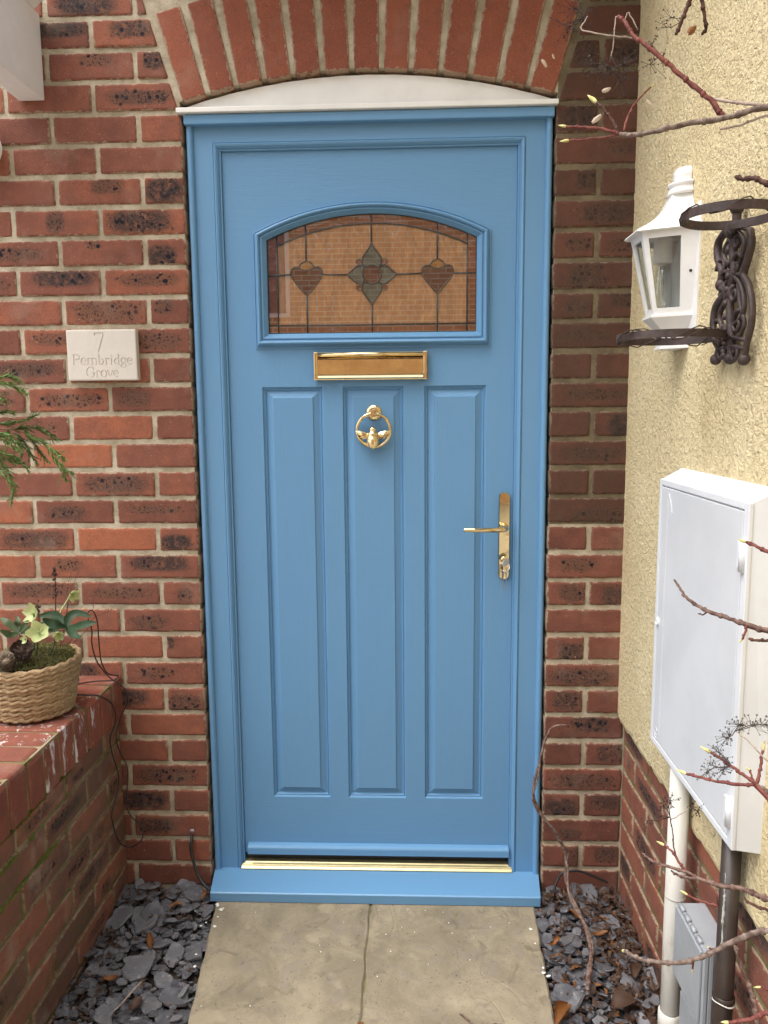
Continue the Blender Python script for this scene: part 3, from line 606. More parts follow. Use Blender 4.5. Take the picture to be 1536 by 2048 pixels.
def brick_mesh(poly, depth, g, bev=0.0045, jit=0.0011):
    """poly: counter-clockwise (u, v) about the brick's middle; face at local y=0, looking towards -y"""
    outer = resample(poly, 0.024, g, jit)
    c = Vector((0, 0))
    r1 = outer
    hw = max(abs(p.x) for p in outer); hh = max(abs(p.y) for p in outer)
    inset = lambda d: [Vector((p.x * (hw - d) / hw, p.y * (hh - d) / hh)) for p in outer]
    r2, r3, r4 = inset(bev * 0.35), inset(bev), inset(bev + 0.003)
    n = len(outer)
    tilt_u, tilt_v = g.uniform(-0.006, 0.006), g.uniform(-0.01, 0.01)
    vs = []
    for loop, y in ((r1, depth), (r1, bev), (r2, bev * 0.30), (r3, 0.0), (r4, -0.0002)):
        for p in loop:
            vs.append((p.x, y + (p.x * tilt_u + p.y * tilt_v if y < depth else 0), p.y))
    fs = []
    for j in range(4):
        for i in range(n):
            k = (i + 1) % n
            fs.append((j * n + i, j * n + k, (j + 1) * n + k, (j + 1) * n + i))
    vs.append((0.0, -0.0002, 0.0))
    cap0 = len(fs)
    fs += [(4 * n + i, 4 * n + (i + 1) % n, 5 * n) for i in range(n)]
    me = bpy.data.meshes.new('brick')
    me.from_pydata(vs, [], fs)
    bm = bmesh.new(); bm.from_mesh(me)
    bmesh.ops.recalc_face_normals(bm, faces=bm.faces[:])
    bm.to_mesh(me); bm.free()
    me.polygons.foreach_set('use_smooth', [i < cap0 for i in range(len(me.polygons))])
    return me

def rect(w, h):
    return [(-w / 2, -h / 2), (w / 2, -h / 2), (w / 2, h / 2), (-w / 2, h / 2)]

def brick_props(o, g, w, h, tone=None, patch=None, lime=0.0):
    """patch: (u0,u1,v0,v1,strength,burnt) as shares of the face"""
    o['seed'] = g.uniform(0, 60)
    o['tone'] = g.uniform(0.25, 0.7) if tone is None else tone
    o['half_w'] = w / 2; o['half_h'] = h / 2
    if patch is None: patch = (0.4, 0.6, 0.4, 0.6, 0.0, 0.0)
    u0, u1, v0, v1, s, b = patch
    o['patch_x'] = ((u0 + u1) / 2 - 0.5) * w; o['patch_z'] = ((v0 + v1) / 2 - 0.5) * h
    o['patch_w'] = max(0.004, (u1 - u0) / 2 * w); o['patch_h'] = max(0.004, (v1 - v0) / 2 * h)
    o['patch'] = float(s); o['burnt'] = float(b)
    if lime: o['lime'] = float(lime)
    return o

def random_patch(g):
    q = g.random()
    if q < 0.42: return None
    if q < 0.75:
        u0 = g.uniform(0.05, 0.4); v0 = g.uniform(0.0, 0.35)
        return (u0, min(0.96, u0 + g.uniform(0.3, 0.6)), v0, v0 + g.uniform(0.4, 0.6), 1, g.uniform(0.0, 0.35))
    return (g.uniform(0.03, 0.15), g.uniform(0.8, 0.97), g.uniform(0.0, 0.3), g.uniform(0.7, 1.0), 1, g.uniform(0.5, 1.0))

# patches seen on the bricks of the left side, by course, counted from the door outwards
T, K, Z = 1, 1, 0
PL = {30: [None, (0.1, 0.8, 0, 0.9, 1, 1)], 29: [(.25, .95, .3, .95, 1, .7), (.2, 1, .4, 1, 1, .9)], 28: [(.2, .9, .3, 1, 1, .8), (.35, .75, .5, .95, 1, .1)],
      27: [(.15, .95, .2, .75, 1, .5), None], 26: [None, None, None], 25: [None, None], 24: [(0, 1, 0, 1, 1, 1), (.4, .8, .4, 1, 1, .2), None],
      23: [(.05, .85, .05, .95, 1, .8), (.38, .6, .1, .95, 1, .5)], 22: [(.0, .75, -.1, .75, 1, .9), (.3, .5, .6, 1, 1, .1), (.1, .8, .2, .75, 1, .2)],
      21: [(.15, .9, .3, .85, 1, .25), (.15, .95, .35, 1, 1, .85), (.1, .9, .2, .8, 1, .1)], 20: [(.1, .6, .4, 1, 1, .3), (.1, .95, .05, 1, 1, .1), None],
      19: [(.3, .9, .15, .85, 1, .1), (.1, .9, .35, .85, 1, .1), None], 18: [None, None, (.1, .9, .25, .85, 1, .45)],
      17: [(.06, .5, .2, .85, 1, .1), (.1, .95, .2, .75, 1, .15), (.0, .9, .1, .9, 1, .2)], 16: [None, None, (.5, .9, .3, .8, .6, 0)],
      15: [None, None, None], 14: [None, (.12, .92, .15, .85, 1, .4), None], 13: [(.15, .85, .4, .75, 1, 0), (.15, .62, .15, .75, 1, .5), None],
      12: [(0, .85, 0, .7, 1, .95), None, (.05, .95, .1, .85, 1, .6)], 11: [(.12, .9, .3, 1, 1, .8), (.2, .55, .3, .85, 1, .1), None],
      10: [(.35, .8, .05, .75, 1, .3), (.12, .88, .25, .75, 1, .05), (.1, .95, .3, .95, 1, .2)], 9: [(.1, .58, .05, .75, 1, .2), None, None],
      8: [(0, .22, .4, 1, 1, .8), None, None], 7: [(.15, .65, .25, .75, .9, 0), (0, .7, .2, 1, 1, .7)], 6: [(0, .95, -.1, .7, 1, .4), (.1, .8, .2, .95, 1, .8)],
      5: [None, None], 4: [None, None], 3: [(.05, .88, .15, .85, 1, .3), None], 2: [None, (0, .95, .1, .9, 1, 1)], 1: [(.02, .55, .15, .85, 1, .6), None], 0: [None, None], -1: [None, None]}
ORANGE_L = {(16, 1): .78, (15, 1): .98, (12, 1): 1.0, (13, 2): .85, (11, 2): .8, (26, 1): .42, (25, 0): .45, (25, 1): .42, (8, 1): .7, (5, 0): .6}
PR = {28: [(.1, 1, 0, 1, 1, .7), (.1, .9, .1, .9, 1, .8)], 27: [None], 26: [(.1, 1, .1, 1, 1, .9), None], 25: [(.6, .95, .3, .9, .8, .1)], 24: [(.5, 1, .2, .95, 1, .6), None],
      23: [(.3, .92, .1, .9, 1, .55)], 22: [(.3, .95, .25, .8, 1, .2), (.2, .9, .2, .8, .8, 0)], 21: [(.15, .62, -.1, .95, 1, .45)], 20: [(.3, .95, .15, .8, 1, .3), (.3, .95, .4, 1, 1, .4)],
      19: [(.15, .7, .3, .75, 1, .1)], 18: [None, None], 17: [(.15, .95, .3, .75, 1, .1)], 16: [None, (.35, 1, -.1, .9, 1, 1)], 15: [(.12, .92, .15, .75, 1, .35)], 14: [None, None],
      13: [(.25, .92, -.1, .6, 1, .3)], 12: [None, None], 11: [(.12, .62, .25, .85, 1, .1)], 10: [(.3, 1, .15, .95, 1, .35), (.3, .98, -.1, .85, 1, .5)], 9: [None], 8: [(.3, 1, -.1, .75, 1, .5), None],
      7: [(.05, .88, .05, .8, 1, .45)], 6: [(.2, .98, .15, .95, 1, .5), None], 5: [(.35, .82, .3, 1, 1, .7)], 4: [None, (.3, 1, .1, .95, 1, .6)], 3: [(.12, .95, .1, .75, 1, .35)],
      2: [(0, .95, -.1, .75, 1, .8), (.12, .98, .3, .95, 1, .5)], 1: [(.22, .5, .1, .6, 1, .3)], 0: [(.6, 1, .1, .9, .8, .3), (.3, .95, .2, .95, 1, .5)], -1: [None]}

XL, XR, XC = -0.5057, 0.4310, 0.6450      # brick jambs of the doorway and the inside corner
Z0, CR = 0.03, 0.075                      # bed joints at Z0 + CR*k
ARC_X, ARC_SP, ARC_RISE = (XL + XR) / 2, 2.077, 0.069
ARC_H = (XR - XL) / 2
ARC_R = (ARC_H ** 2 + ARC_RISE ** 2) / (2 * ARC_RISE)
ARC_Z = ARC_SP + ARC_RISE - ARC_R
ARC_A = math.asin(ARC_H / ARC_R)
ARC_L = 0.215
def arc_z(x, r=None):
    r = ARC_R if r is None else r
    return ARC_Z + math.sqrt(max(0.0, r * r - (x - ARC_X) ** 2))

def clip(poly, p, nrm):
    """keep the side of the line through p towards nrm"""
    out = []
    for i in range(len(poly)):
        a, b = Vector(poly[i]), Vector(poly[(i + 1) % len(poly)])
        da, db = (a - p).dot(nrm), (b - p).dot(nrm)
        if da >= 0: out.append(a)
        if (da >= 0) != (db >= 0): out.append(a + (b - a) * (da / (da - db)))
    return out

house = empty('house_wall', (0, 0.05, -0.1))
tag(house, 'red brick house wall with pale mortar around the blue door', 'wall')
g0 = rnd(11)
MJ = 0.0105
def lay(parent, poly, origin_fn, g, mat, rot, tone=None, patch=None, depth=0.09, lime=0.0, name='brick'):
    us = [p[0] for p in poly]; vs_ = [p[1] for p in poly]
    if max(us) - min(us) < 0.014 or max(vs_) - min(vs_) < 0.014: return None
    cu, cv = (max(us) + min(us)) / 2, (max(vs_) + min(vs_)) / 2
    me = brick_mesh([(p[0] - cu, p[1] - cv) for p in poly], depth, g)
    o = put(name, me, mat, parent, loc=Vector(origin_fn(cu, cv)) , rot=(0, 0, rot))
    brick_props(o, g, max(us) - min(us), max(vs_) - min(vs_), tone, patch, lime)
    return o

def front(u, v): return (u, g0.uniform(-0.0016, 0.0016), v)
def cut_by_arch(poly):
    """take away what the arch ring covers"""
    c = Vector((ARC_X, ARC_Z))
    mid = Vector((sum(p[0] for p in poly) / len(poly), sum(p[1] for p in poly) / len(poly)))
    for s in (-1, 1):                       # beyond the skewback lines
        d = Vector((s * math.sin(ARC_A), math.cos(ARC_A)))
        n = Vector((s * math.cos(ARC_A), -math.sin(ARC_A)))
        p0 = c + d * ARC_R + n * 0.011
        if s * (mid.x - ARC_X) > 0:
            keep = clip(poly, p0, n)
            if len(keep) >= 3 and abs(area(keep)) > 0.0006: return keep
    dirv = (mid - c).normalized()
    keep = clip(poly, c + dirv * (ARC_R + ARC_L + 0.011), dirv)
    return keep if len(keep) >= 3 else []
def area(p):
    return 0.5 * sum(p[i][0] * p[(i + 1) % len(p)][1] - p[(i + 1) % len(p)][0] * p[i][1] for i in range(len(p)))

for k in range(-2, 33):
    z0 = Z0 + CR * k + MJ / 2 + g0.uniform(-.0008, .0008); z1 = Z0 + CR * (k + 1) - MJ / 2 + g0.uniform(-.0008, .0008)
    # left of the door
    x = XL; i = 0
    while x > -1.42:
        w = 0.1025 if (i == 0 and k % 2 == 0) else 0.215
        w += g0.uniform(-0.003, 0.003)
        low_hidden = z1 < 0.44 and x < -0.80
        if not low_hidden:
            x0 = max(x - w, -0.757) if z1 < 0.46 and x > -0.75 else x - w
            poly = [(x0, z0), (x, z0), (x, z1), (x0, z1)]
            if z1 > ARC_SP - 0.02: poly = cut_by_arch(poly)
            if poly:
                pl = PL.get(k, [])
                patch = pl[i] if i < len(pl) else random_patch(g0)
                lay(house, poly, front, g0, M_brick, 0, ORANGE_L.get((k, i)), patch)
        x -= w + 0.0098; i += 1
    # right of the door
    seg = [(XR, XC)] if k % 2 else [(XR, XR + 0.1025), (XR + 0.1125, XC)]
    for j, (a, b) in enumerate(seg):
        poly = [(a, z0), (b, z0), (b, z1), (a, z1)]
        if z1 > ARC_SP - 0.02: poly = cut_by_arch(poly)
        if poly:
            pr = PR.get(k, [])
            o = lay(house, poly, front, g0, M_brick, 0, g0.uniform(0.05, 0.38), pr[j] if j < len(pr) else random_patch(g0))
            if o: o['dark_mix'] = 0.0 if k < 13 else g0.uniform(.75, 1.0)    # right bricks mixed darker and browner above one bed joint
    # over the arch
    if k >= 30:
        x = XL + (0.11 if k % 2 else 0.0)
        while x < XR - 0.03:
            b = min(x + 0.215, XR - 0.01)
            poly = cut_by_arch([(x, z0), (b, z0), (b, z1), (x, z1)])
            if poly and min(p[1] for p in poly) > arc_z(sum(p[0] for p in poly) / len(poly), ARC_R + ARC_L): lay(house, poly, front, g0, M_brick, 0, None, random_patch(g0))
            x += 0.225
# the arch: thirteen bricks on end
NV = 13
for i in range(NV):
    a = -ARC_A + (i + 0.5) * 2 * ARC_A / NV
    pitch = 2 * ARC_A * ARC_R / NV
    w0 = pitch - 0.0125
    w1 = w0 + 0.004
    me = brick_mesh([(-w0 / 2, -ARC_L / 2), (w0 / 2, -ARC_L / 2), (w1 / 2, ARC_L / 2), (-w1 / 2, ARC_L / 2)], 0.1, g0, bev=0.0025, jit=0.0008)
    rr = ARC_R + ARC_L / 2
    o = put('arch_brick', me, M_brick_arch, house, loc=(ARC_X + rr * math.sin(a), g0.uniform(-.001, .001), ARC_Z + rr * math.cos(a)), rot=(0, a, 0))
    brick_props(o, g0, w0, ARC_L, g0.uniform(.25, .75))

# mortar of the front wall, a little behind the brick faces, with its returns in the doorway
mb = MB()
YM = 0.0038
mb.add([(-1.45, YM, -0.13), (XL - 0.003, YM, -0.13), (XL - 0.003, YM, ARC_SP), (XL - 0.003, YM, 2.5), (-1.45, YM, 2.5)], [(0, 1, 2, 3, 4)])
mb.add([(XR + 0.003, YM, -0.13), (XC + 0.03, YM, -0.13), (XC + 0.03, YM, Z0 + CR * 13), (XR + 0.003, YM, Z0 + CR * 13)], [(0, 1, 2, 3)])
mb2 = MB(); mb2.add([(XR + 0.003, YM, Z0 + CR * 13), (XC + 0.03, YM, Z0 + CR * 13), (XC + 0.03, YM, 2.5), (XR + 0.003, YM, 2.5)], [(0, 1, 2, 3)]); mb2.obj('mortar', M_mortar_dark, house)
xs = [XL - 0.003 + (XR - XL + 0.006) * i / 24 for i in range(25)]
vs = [(x, YM, arc_z(x) + 0.004) for x in xs] + [(x, YM, 2.5) for x in xs]
mb.add(vs, [(i, i + 1, i + 26, i + 25) for i in range(24)])
vs = [(x, YM, arc_z(x) + 0.004) for x in xs] + [(x, 0.11, arc_z(x) + 0.004) for x in xs]
mb.add(vs, [(i, i + 1, i + 26, i + 25) for i in range(24)])
for x in (XL - 0.003, XR + 0.003):
    mb.add([(x, YM, -0.13), (x, 0.11, -0.13), (x, 0.11, ARC_SP), (x, YM, ARC_SP)], [(0, 1, 2, 3)])
mb.add([(-1.45, 0.11, -0.13), (XC, 0.11, -0.13), (XC, 0.11, 2.5), (-1.45, 0.11, 2.5)], [(0, 1, 2, 3)])
mb.obj('mortar', M_mortar, house)

# the rest of the house above and beside the doorway
def coursed_brick(name, a, b, mo):
    gm = N(name)
    p = gm.geo()
    s = gm.n('SeparateXYZ', {0: p}); v = gm.n('CombineXYZ', {0: gm.math('ADD', s.outputs[0], s.outputs[1]), 1: s.outputs[2], 2: 0.0}).outputs[0]
    t = gm.n('TexBrick', {'Vector': v, 'Color1': a, 'Color2': b, 'Mortar': mo, 'Scale': 1.0, 'Mortar Size': .006, 'Brick Width': .225, 'Row Height': .075})
    c = gm.mix(gm.math('MULTIPLY', gm.step(gm.noise(p, 1.2, 4, .6), .4, .7), .25), t.outputs[0], tuple(v_ * .6 for v_ in a[:3]) + (1,))
    return gm.done(gm.bsdf(c, .9, spec=.15))
M_coursed = coursed_brick('house_brick', (0.20, 0.06, 0.035, 1), (0.30, 0.085, 0.046, 1), MORTAR)
M_tiles = plain('roof_tile', (.10, .06, .05), .9, 0, 3, .2)
mb = MB()
mb.box(-5.0, 5.0, 0.115, 6.0, -0.12, 2.50)
mb.box(-5.0, -1.451, 0.001, 0.1145, -0.12, 2.50)
mb.box(-5.0, 5.0, 0.0, 6.0, 2.501, 2.62)
mb.obj('rear_block', M_coursed, house)
mb = MB(); mb.box(-0.56, 0.62, -0.26, -0.002, 2.52, 2.56); mb.box(-0.57, 0.62, -0.28, -0.2605, 2.515, 2.66); mb.obj('added_eaves', M_white_beam, house)  # unseen overhang, added to darken the top of the doorway
mb = MB(); mb.prism([(-0.02, 2.625), (3.0, 3.9), (6.2, 2.625), (6.2, 2.68), (3.0, 3.96), (-0.02, 2.68)], -5.3, 5.3, lambda u, v, d: (d, u, v)); mb.obj('roof', M_tiles, house)

# ------------------------------------------------------------------ side wall on the right: cream render over a brick plinth
side = empty('side_wall', (0.7, -0.8, -0.1))
tag(side, 'cream roughcast side wall over a low brick plinth right of the door', 'wall')
g1 = rnd(21)
XF, XB = 0.628, 0.645
YE = -2.3
nb = 110
vs = []
ys = [0.004 + (YE - 0.004) * i / nb for i in range(nb + 1)]
bot = []
for i, y in enumerate(ys):
    z = 0.468 + 0.006 * mnoise.noise((y * 30, 0, 0)) + g1.uniform(-0.003, 0.003)
    if y > -0.10: z -= 0.0 if y < -0.02 else -0.012 * (y + 0.02) / 0.024
    bot.append(z)
mb = MB()
for y, z in zip(ys, bot): vs += [(XF, y, 2.75), (XF + 0.002 * 0, y, z + 0.012), (XF + 0.004, y, z), (XF + 0.03, y, z + 0.004)]
fs = []
for i in range(nb):
    for j in range(3):
        fs.append((i * 4 + j, i * 4 + j + 1, (i + 1) * 4 + j + 1, (i + 1) * 4 + j))
mb.add(vs, fs)
mb.add([(XF, YE, 0.47), (XF + 0.2, YE, 0.47), (XF + 0.2, YE, 2.75), (XF, YE, 2.75)], [(0, 1, 2, 3)])
mb.obj('render_coat', M_render, side)
mb = MB(); mb.box(0.66, 4.0, YE, -0.002, -0.12, 2.749); mb.obj('inner_leaf', M_mortar, side)
mb = MB(); mb.prism([(0.36, 2.76), (0.36, 2.80), (2.3, 3.0), (4.2, 2.80), (4.2, 2.76)], YE - 0.15, -0.003, lambda u, v, d: (u, d, v)); mb.obj('roof', M_tiles, side)  # roof edge out of view, widened to shade the upper render
mb = MB()
mb.add([(XB + YM, 0.01, -0.13), (XB + YM, YE, -0.13), (XB + YM, YE, 0.50), (XB + YM, 0.01, 0.50)], [(0, 1, 2, 3)])
mb.add([(XB + YM, YE, -0.13), (XB + 0.2, YE, -0.13), (XB + 0.2, YE, 0.50), (XB + YM, YE, 0.50)], [(0, 1, 2, 3)])
mb.obj('mortar', M_mortar_low, side)
for k in range(-2, 6):
    z0 = Z0 + CR * k + MJ / 2; z1 = Z0 + CR * (k + 1) - MJ / 2
    u = 0.006 if k % 2 else -0.105
    while u < 1.55:
        a, b = max(u, 0.006), u + 0.215
        lay(side, [(a, z0), (b, z0), (b, z1), (a, z1)], lambda cu, cv: (XB + g1.uniform(-.001, .001), -cu, cv), g1, M_brick, R(-90), g1.uniform(.3, .65), random_patch(g1))
        u += 0.225

# ------------------------------------------------------------------ low wall on the left with a coping of bricks on edge
low = empty('low_wall', (-0.85, -0.7, -0.1))
tag(low, 'low mossy brick wall with a red brick coping left of the door', 'wall')
g2 = rnd(31)
XW, XCO, ZC = -0.746, -0.7356, 0.585
LY = -1.75
for k in range(-2, 6):
    z0 = Z0 + CR * k + MJ / 2; z1 = Z0 + CR * (k + 1) - MJ / 2
    if k == 5: z1 = 0.462
    u = -0.006
    first = True
    while u > LY:
        w = 0.1025 if (first and k % 2) else 0.215
        w += g2.uniform(-.003, .003)
        lay(low, [(u - w, z0), (u, z0), (u, z1), (u - w, z1)], lambda cu, cv: (XW + g2.uniform(-.0015, .0015), cu, cv), g2, M_brick_low, R(90), g2.uniform(.2, .8), random_patch(g2))
        u -= w + 0.01; first = False
mb = MB()
mb.box(XW - 0.205, XW - 0.0045, LY, 0.0, -0.13, 0.475)
mb.box(XCO - 0.222, XCO - 0.005, LY, -0.001, 0.4745, ZC - 0.0045)
mb.obj('mortar', M_mortar_low, low)
def coping_mesh(g, w):
    """a brick on edge: w along the wall, bullnosed at its outer upper edge; local x points out of the wall"""
    L, H, r = 0.226, 0.113, g.choice((0.006, 0.012, 0.022))
    prof = [(-L, 0), (0, 0)]
    n = 6
    prof += [(-r + r * math.cos(math.pi / 2 * i / n), H - r + r * math.sin(math.pi / 2 * i / n)) for i in range(n + 1)]
    prof += [(-L, H)]
    e = 0.003
    vs, fs = [], []
    m = len(prof)
    cx, cz = -L / 2, H / 2
    for s, y in ((e, -w / 2), (0, -w / 2 + e), (0, w / 2 - e), (e, w / 2)):
        for (x, z) in prof:
            vs.append((x + (e if x < cx else -e) * (s > 0) + g.uniform(-.0004, .0004), y + g.uniform(-.0004, .0004), z + (e if z < cz else -e) * (s > 0)))
    for j in range(3):
        for i in range(m):
            q = (i + 1) % m
            fs.append((j * m + i, j * m + q, (j + 1) * m + q, (j + 1) * m + i))
    fs.append(tuple(range(m - 1, -1, -1))); fs.append(tuple(3 * m + i for i in range(m)))
    me = bpy.data.meshes.new('coping_brick')
    me.from_pydata(vs, [], fs)
    bm = bmesh.new(); bm.from_mesh(me); bmesh.ops.recalc_face_normals(bm, faces=bm.faces[:]); bm.to_mesh(me); bm.free()
    return me
y = -0.002
while y > LY:
    w = 0.066 + g2.uniform(-.002, .002)
    o = put('coping_brick', coping_mesh(g2, w), M_brick_cope, low, loc=(XCO + g2.uniform(-.002, .002), y - w / 2, ZC - 0.113 + g2.uniform(-.0015, .0015)))
    brick_props(o, g2, 2.0, 2.0, g2.uniform(.3, .8), None, lime=1.0 if -0.40 < y < -0.13 else 0.0)
    y -= w + 0.0105

# ------------------------------------------------------------------ path of two riven slabs, slate beds on both sides
path = empty('path', (0, -1.3, -0.1))
tag(path, kind='structure')
ZS = -0.028
def slab(poly, seed):
    g = rnd(seed)
    mb = MB()
    n = len(poly)
    loop = []
    for i in range(n):
        a, b = Vector(poly[i]), Vector(poly[(i + 1) % n])
        d = b - a; k = max(1, int(d.length / 0.03)); nv = Vector((d.y, -d.x)).normalized()
        for j in range(k): loop.append(a + d * (j / k) + nv * g.uniform(-0.0022, 0.0022))
    inn = shrink(loop, None, 0.004)
    m = len(loop)
    mb.add([(p.x, p.y, -0.09) for p in loop] + [(p.x, p.y, ZS - 0.0035 + g.uniform(-.001, .001)) for p in loop] + [(p.x, p.y, ZS) for p in inn],
           [(j * m + i, j * m + (i + 1) % m, (j + 1) * m + (i + 1) % m, (j + 1) * m + i) for j in range(2) for i in range(m)] + [tuple(2 * m + i for i in range(m))], False)
    return mb.obj('paving_slab', M_slab, path)
slab([(-0.478, -0.02), (-0.445, -0.33), (-0.415, -0.62), (-0.0450, -0.62), (-0.0480, -0.02)], 1)
slab([(-0.0437, -0.02), (-0.0407, -0.62), (0.374, -0.62), (0.388, -0.31), (0.402, -0.02)], 2)
slab([(-0.415, -0.63), (-0.405, -1.23), (-0.0475, -1.23), (-0.0475, -0.63)], 3)
slab([(-0.0395, -0.63), (-0.0395, -1.23), (0.372, -1.23), (0.374, -0.63)], 4)
mb = MB(); mb.add([(-0.07, -0.02, ZS - 0.0055), (-0.02, -0.02, ZS - 0.0055), (-0.02, -0.61, ZS - 0.0055), (0.36, -0.615, ZS - 0.0055), (0.36, -0.635, ZS - 0.0055), (-0.02, -0.64, ZS - 0.0055), (-0.02, -1.22, ZS - 0.0055), (-0.07, -1.22, ZS - 0.0055), (-0.07, -0.64, ZS - 0.0055), (-0.40, -0.635, ZS - 0.0055), (-0.40, -0.615, ZS - 0.0055), (-0.07, -0.61, ZS - 0.0055)], [tuple(range(12))])
mb.obj('joint_sand', M_mortar_low, path)

g3 = rnd(77)
def in_poly(x, y, poly):
    c = False
    for i in range(len(poly)):
        (x1, y1), (x2, y2) = poly[i], poly[i - 1]
        if (y1 > y) != (y2 > y) and x < (x2 - x1) * (y - y1) / (y2 - y1) + x1: c = not c
    return c
def chip_mesh(g):
    n = g.choice((6, 7, 8, 9))
    a0 = g.uniform(0, 6.28); asp = g.uniform(0.5, 0.95)
    pts = []
    for i in range(n):
        q = 2 * math.pi * (i + g.uniform(-.3, .3)) / n
        r = g.uniform(0.75, 1.12)
        x, y = math.cos(q) * r, math.sin(q) * r * asp
        pts.append(Vector((x * math.cos(a0) - y * math.sin(a0), x * math.sin(a0) + y * math.cos(a0))))
    t = g.uniform(0.06, 0.14)
    inn = [p * 0.90 for p in pts]
    vs = [(p.x * .96, p.y * .96, -t) for p in pts] + [(p.x, p.y, t * g.uniform(-.2, .5)) for p in pts] + [(p.x, p.y, t * g.uniform(.8, 1.1)) for p in inn]
    fs = [(j * n + i, j * n + (i + 1) % n, (j + 1) * n + (i + 1) % n, (j + 1) * n + i) for j in range(2) for i in range(n)] + [tuple(2 * n + i for i in range(n)), tuple(range(n - 1, -1, -1))]
    me = bpy.data.meshes.new('slate_chip')
    me.from_pydata(vs, [], fs); me.update()
    me.materials.append(M_slate)
    return me
CHIPS = [chip_mesh(g3) for i in range(40)]
def slate_bed(poly, corner, count, ridge, seed, base):
    g = rnd(seed)
    bed = empty('slate_bed', (sum(p[0] for p in poly) / len(poly), sum(p[1] for p in poly) / len(poly), -0.1))
    tag(bed, kind='structure')
    xs_, ys_ = [p[0] for p in poly], [p[1] for p in poly]
    def hz(x, y):
        d = math.hypot(x - corner[0], y - corner[1])
        return base + ridge * max(0.0, 1 - d / 0.42) + 0.004 * mnoise.noise((x * 12, y * 12, 3.1))
    # bed of soil under the chips
    mb = MB()
    nx, ny = 26, 60
    vs = [(min(xs_) - .02 + (max(xs_) - min(xs_) + .04) * i / nx, max(ys_) + (min(ys_) - max(ys_)) * j / ny, 0) for j in range(ny + 1) for i in range(nx + 1)]
    vs = [(x, y, hz(x, y) - 0.020 + 0.008 * mnoise.noise((x * 50, y * 50, 0))) for x, y, _ in vs]
    mb.add(vs, [(j * (nx + 1) + i, j * (nx + 1) + i + 1, (j + 1) * (nx + 1) + i + 1, (j + 1) * (nx + 1) + i) for j in range(ny) for i in range(nx)], True)
    mb.obj('soil', M_soil, bed)
    # small crumbs of slate filling the gaps between the larger chips
    mb = MB()
    k = 0
    while k < 900:
        x, y = g.uniform(min(xs_), max(xs_)), g.uniform(min(ys_), max(ys_))
        if not in_poly(x, y, poly): continue
        k += 1
        s = g.uniform(.005, .013); a = g.uniform(0, 6.28); n = 5
        c = Vector((x, y, hz(x, y) - .010 + g.uniform(-.003, .004))); tx, ty = g.gauss(0, .3), g.gauss(0, .3)
        top = []
        for i in range(n):
            q = a + 2 * math.pi * (i + g.uniform(-.3, .3)) / n; u, v = s * math.cos(q), s * .7 * math.sin(q)
            top.append(c + Vector((u, v, u * tx + v * ty)))
        mb.add([p - Vector((0, 0, .004)) for p in top] + top, [(i, (i + 1) % n, n + (i + 1) % n, n + i) for i in range(n)] + [tuple(n + i for i in range(n))])
    cr_ = mb.obj('slate_crumbs', M_slate_crumb, bed); cr_['kind'] = 'stuff'
    placed = []
    tries = 0
    while len(placed) < count and tries < 60000:
        tries += 1
        x, y = g.uniform(min(xs_), max(xs_)), g.uniform(min(ys_), max(ys_))
        if not in_poly(x, y, poly): continue
        s = g.choice((.011, .015, .018, .022, .027, .033, .040, .050)) * g.uniform(.9, 1.1)
        near = [q for q in placed if math.hypot(q[0] - x, q[1] - y) < 0.62 * (q[2] + s)]
        if len(near) > 2 + (tries > 15000): continue
        if any(math.hypot(q[0] - x, q[1] - y) < 0.24 * (q[2] + s) for q in near): continue
        z = hz(x, y) + 0.0052 * len(near) + g.uniform(-.006, .005) - 0.004
        tilt = R(26)
        o = put('slate_chip', g.choice(CHIPS), None, bed, loc=(x, y, z), rot=(g.gauss(0, .24), g.gauss(0, .24), g.uniform(0, 6.28)))
        o.scale = (s, s * g.uniform(.8, 1.15), s)
        placed.append((x, y, s))
    return placed, hz
bed_l, hz_l = slate_bed([(-0.748, -0.012), (-0.50, -0.012), (-0.482, -0.05), (-0.455, -0.30), (-0.42, -0.62), (-0.41, -0.78), (-0.745, -0.78)], (-0.70, -0.01), 299, 0.020, 5, -0.046)
bed_r, hz_r = slate_bed([(0.64, -0.012), (0.435, -0.012), (0.405, -0.06), (0.395, -0.30), (0.382, -0.60), (0.378, -0.70), (0.64, -0.70)], (0.62, -0.01), 275, 0.020, 6, -0.046)

# ------------------------------------------------------------------ white arched board over the frame
panel = empty('arch_board', (-0.04, 0.02, 2.05))
tag(panel, 'white arched board filling the brick arch above the blue door', 'panel')
mb = MB()
xs = [-0.503 + 0.931 * i / 40 for i in range(41)]
top = [(x, arc_z(x) - 0.007 - (0.0005 * math.sin(i * 2.1))) for i, x in enumerate(xs)]
poly = [(-0.503, 2.058)] + [(0.428, 2.058)] + top[::-1]
mb.prism(poly, 0.020, 0.055, lambda u, v, d: (u, d, v))
mb.obj('board', M_white, panel)
mb = MB()
mb.box(-0.5150, 0.4345, -0.012, 0.030, 2.0490, 2.0610, 0.002)
mb.box(-0.5020, 0.4260, 0.010, 0.0185, 2.0612, 2.0660, 0.001)
mb.obj('drip_trim', M_white, panel)

# ------------------------------------------------------------------ door frame
frame = empty('door_frame', (-0.035, 0.03, -0.02))
tag(frame, 'blue moulded door frame with a deep blue sill and gold threshold strip', 'door frame')
FX0, FX1, FZ1 = -0.4985, 0.4260, 2.0515
FY = 0.020
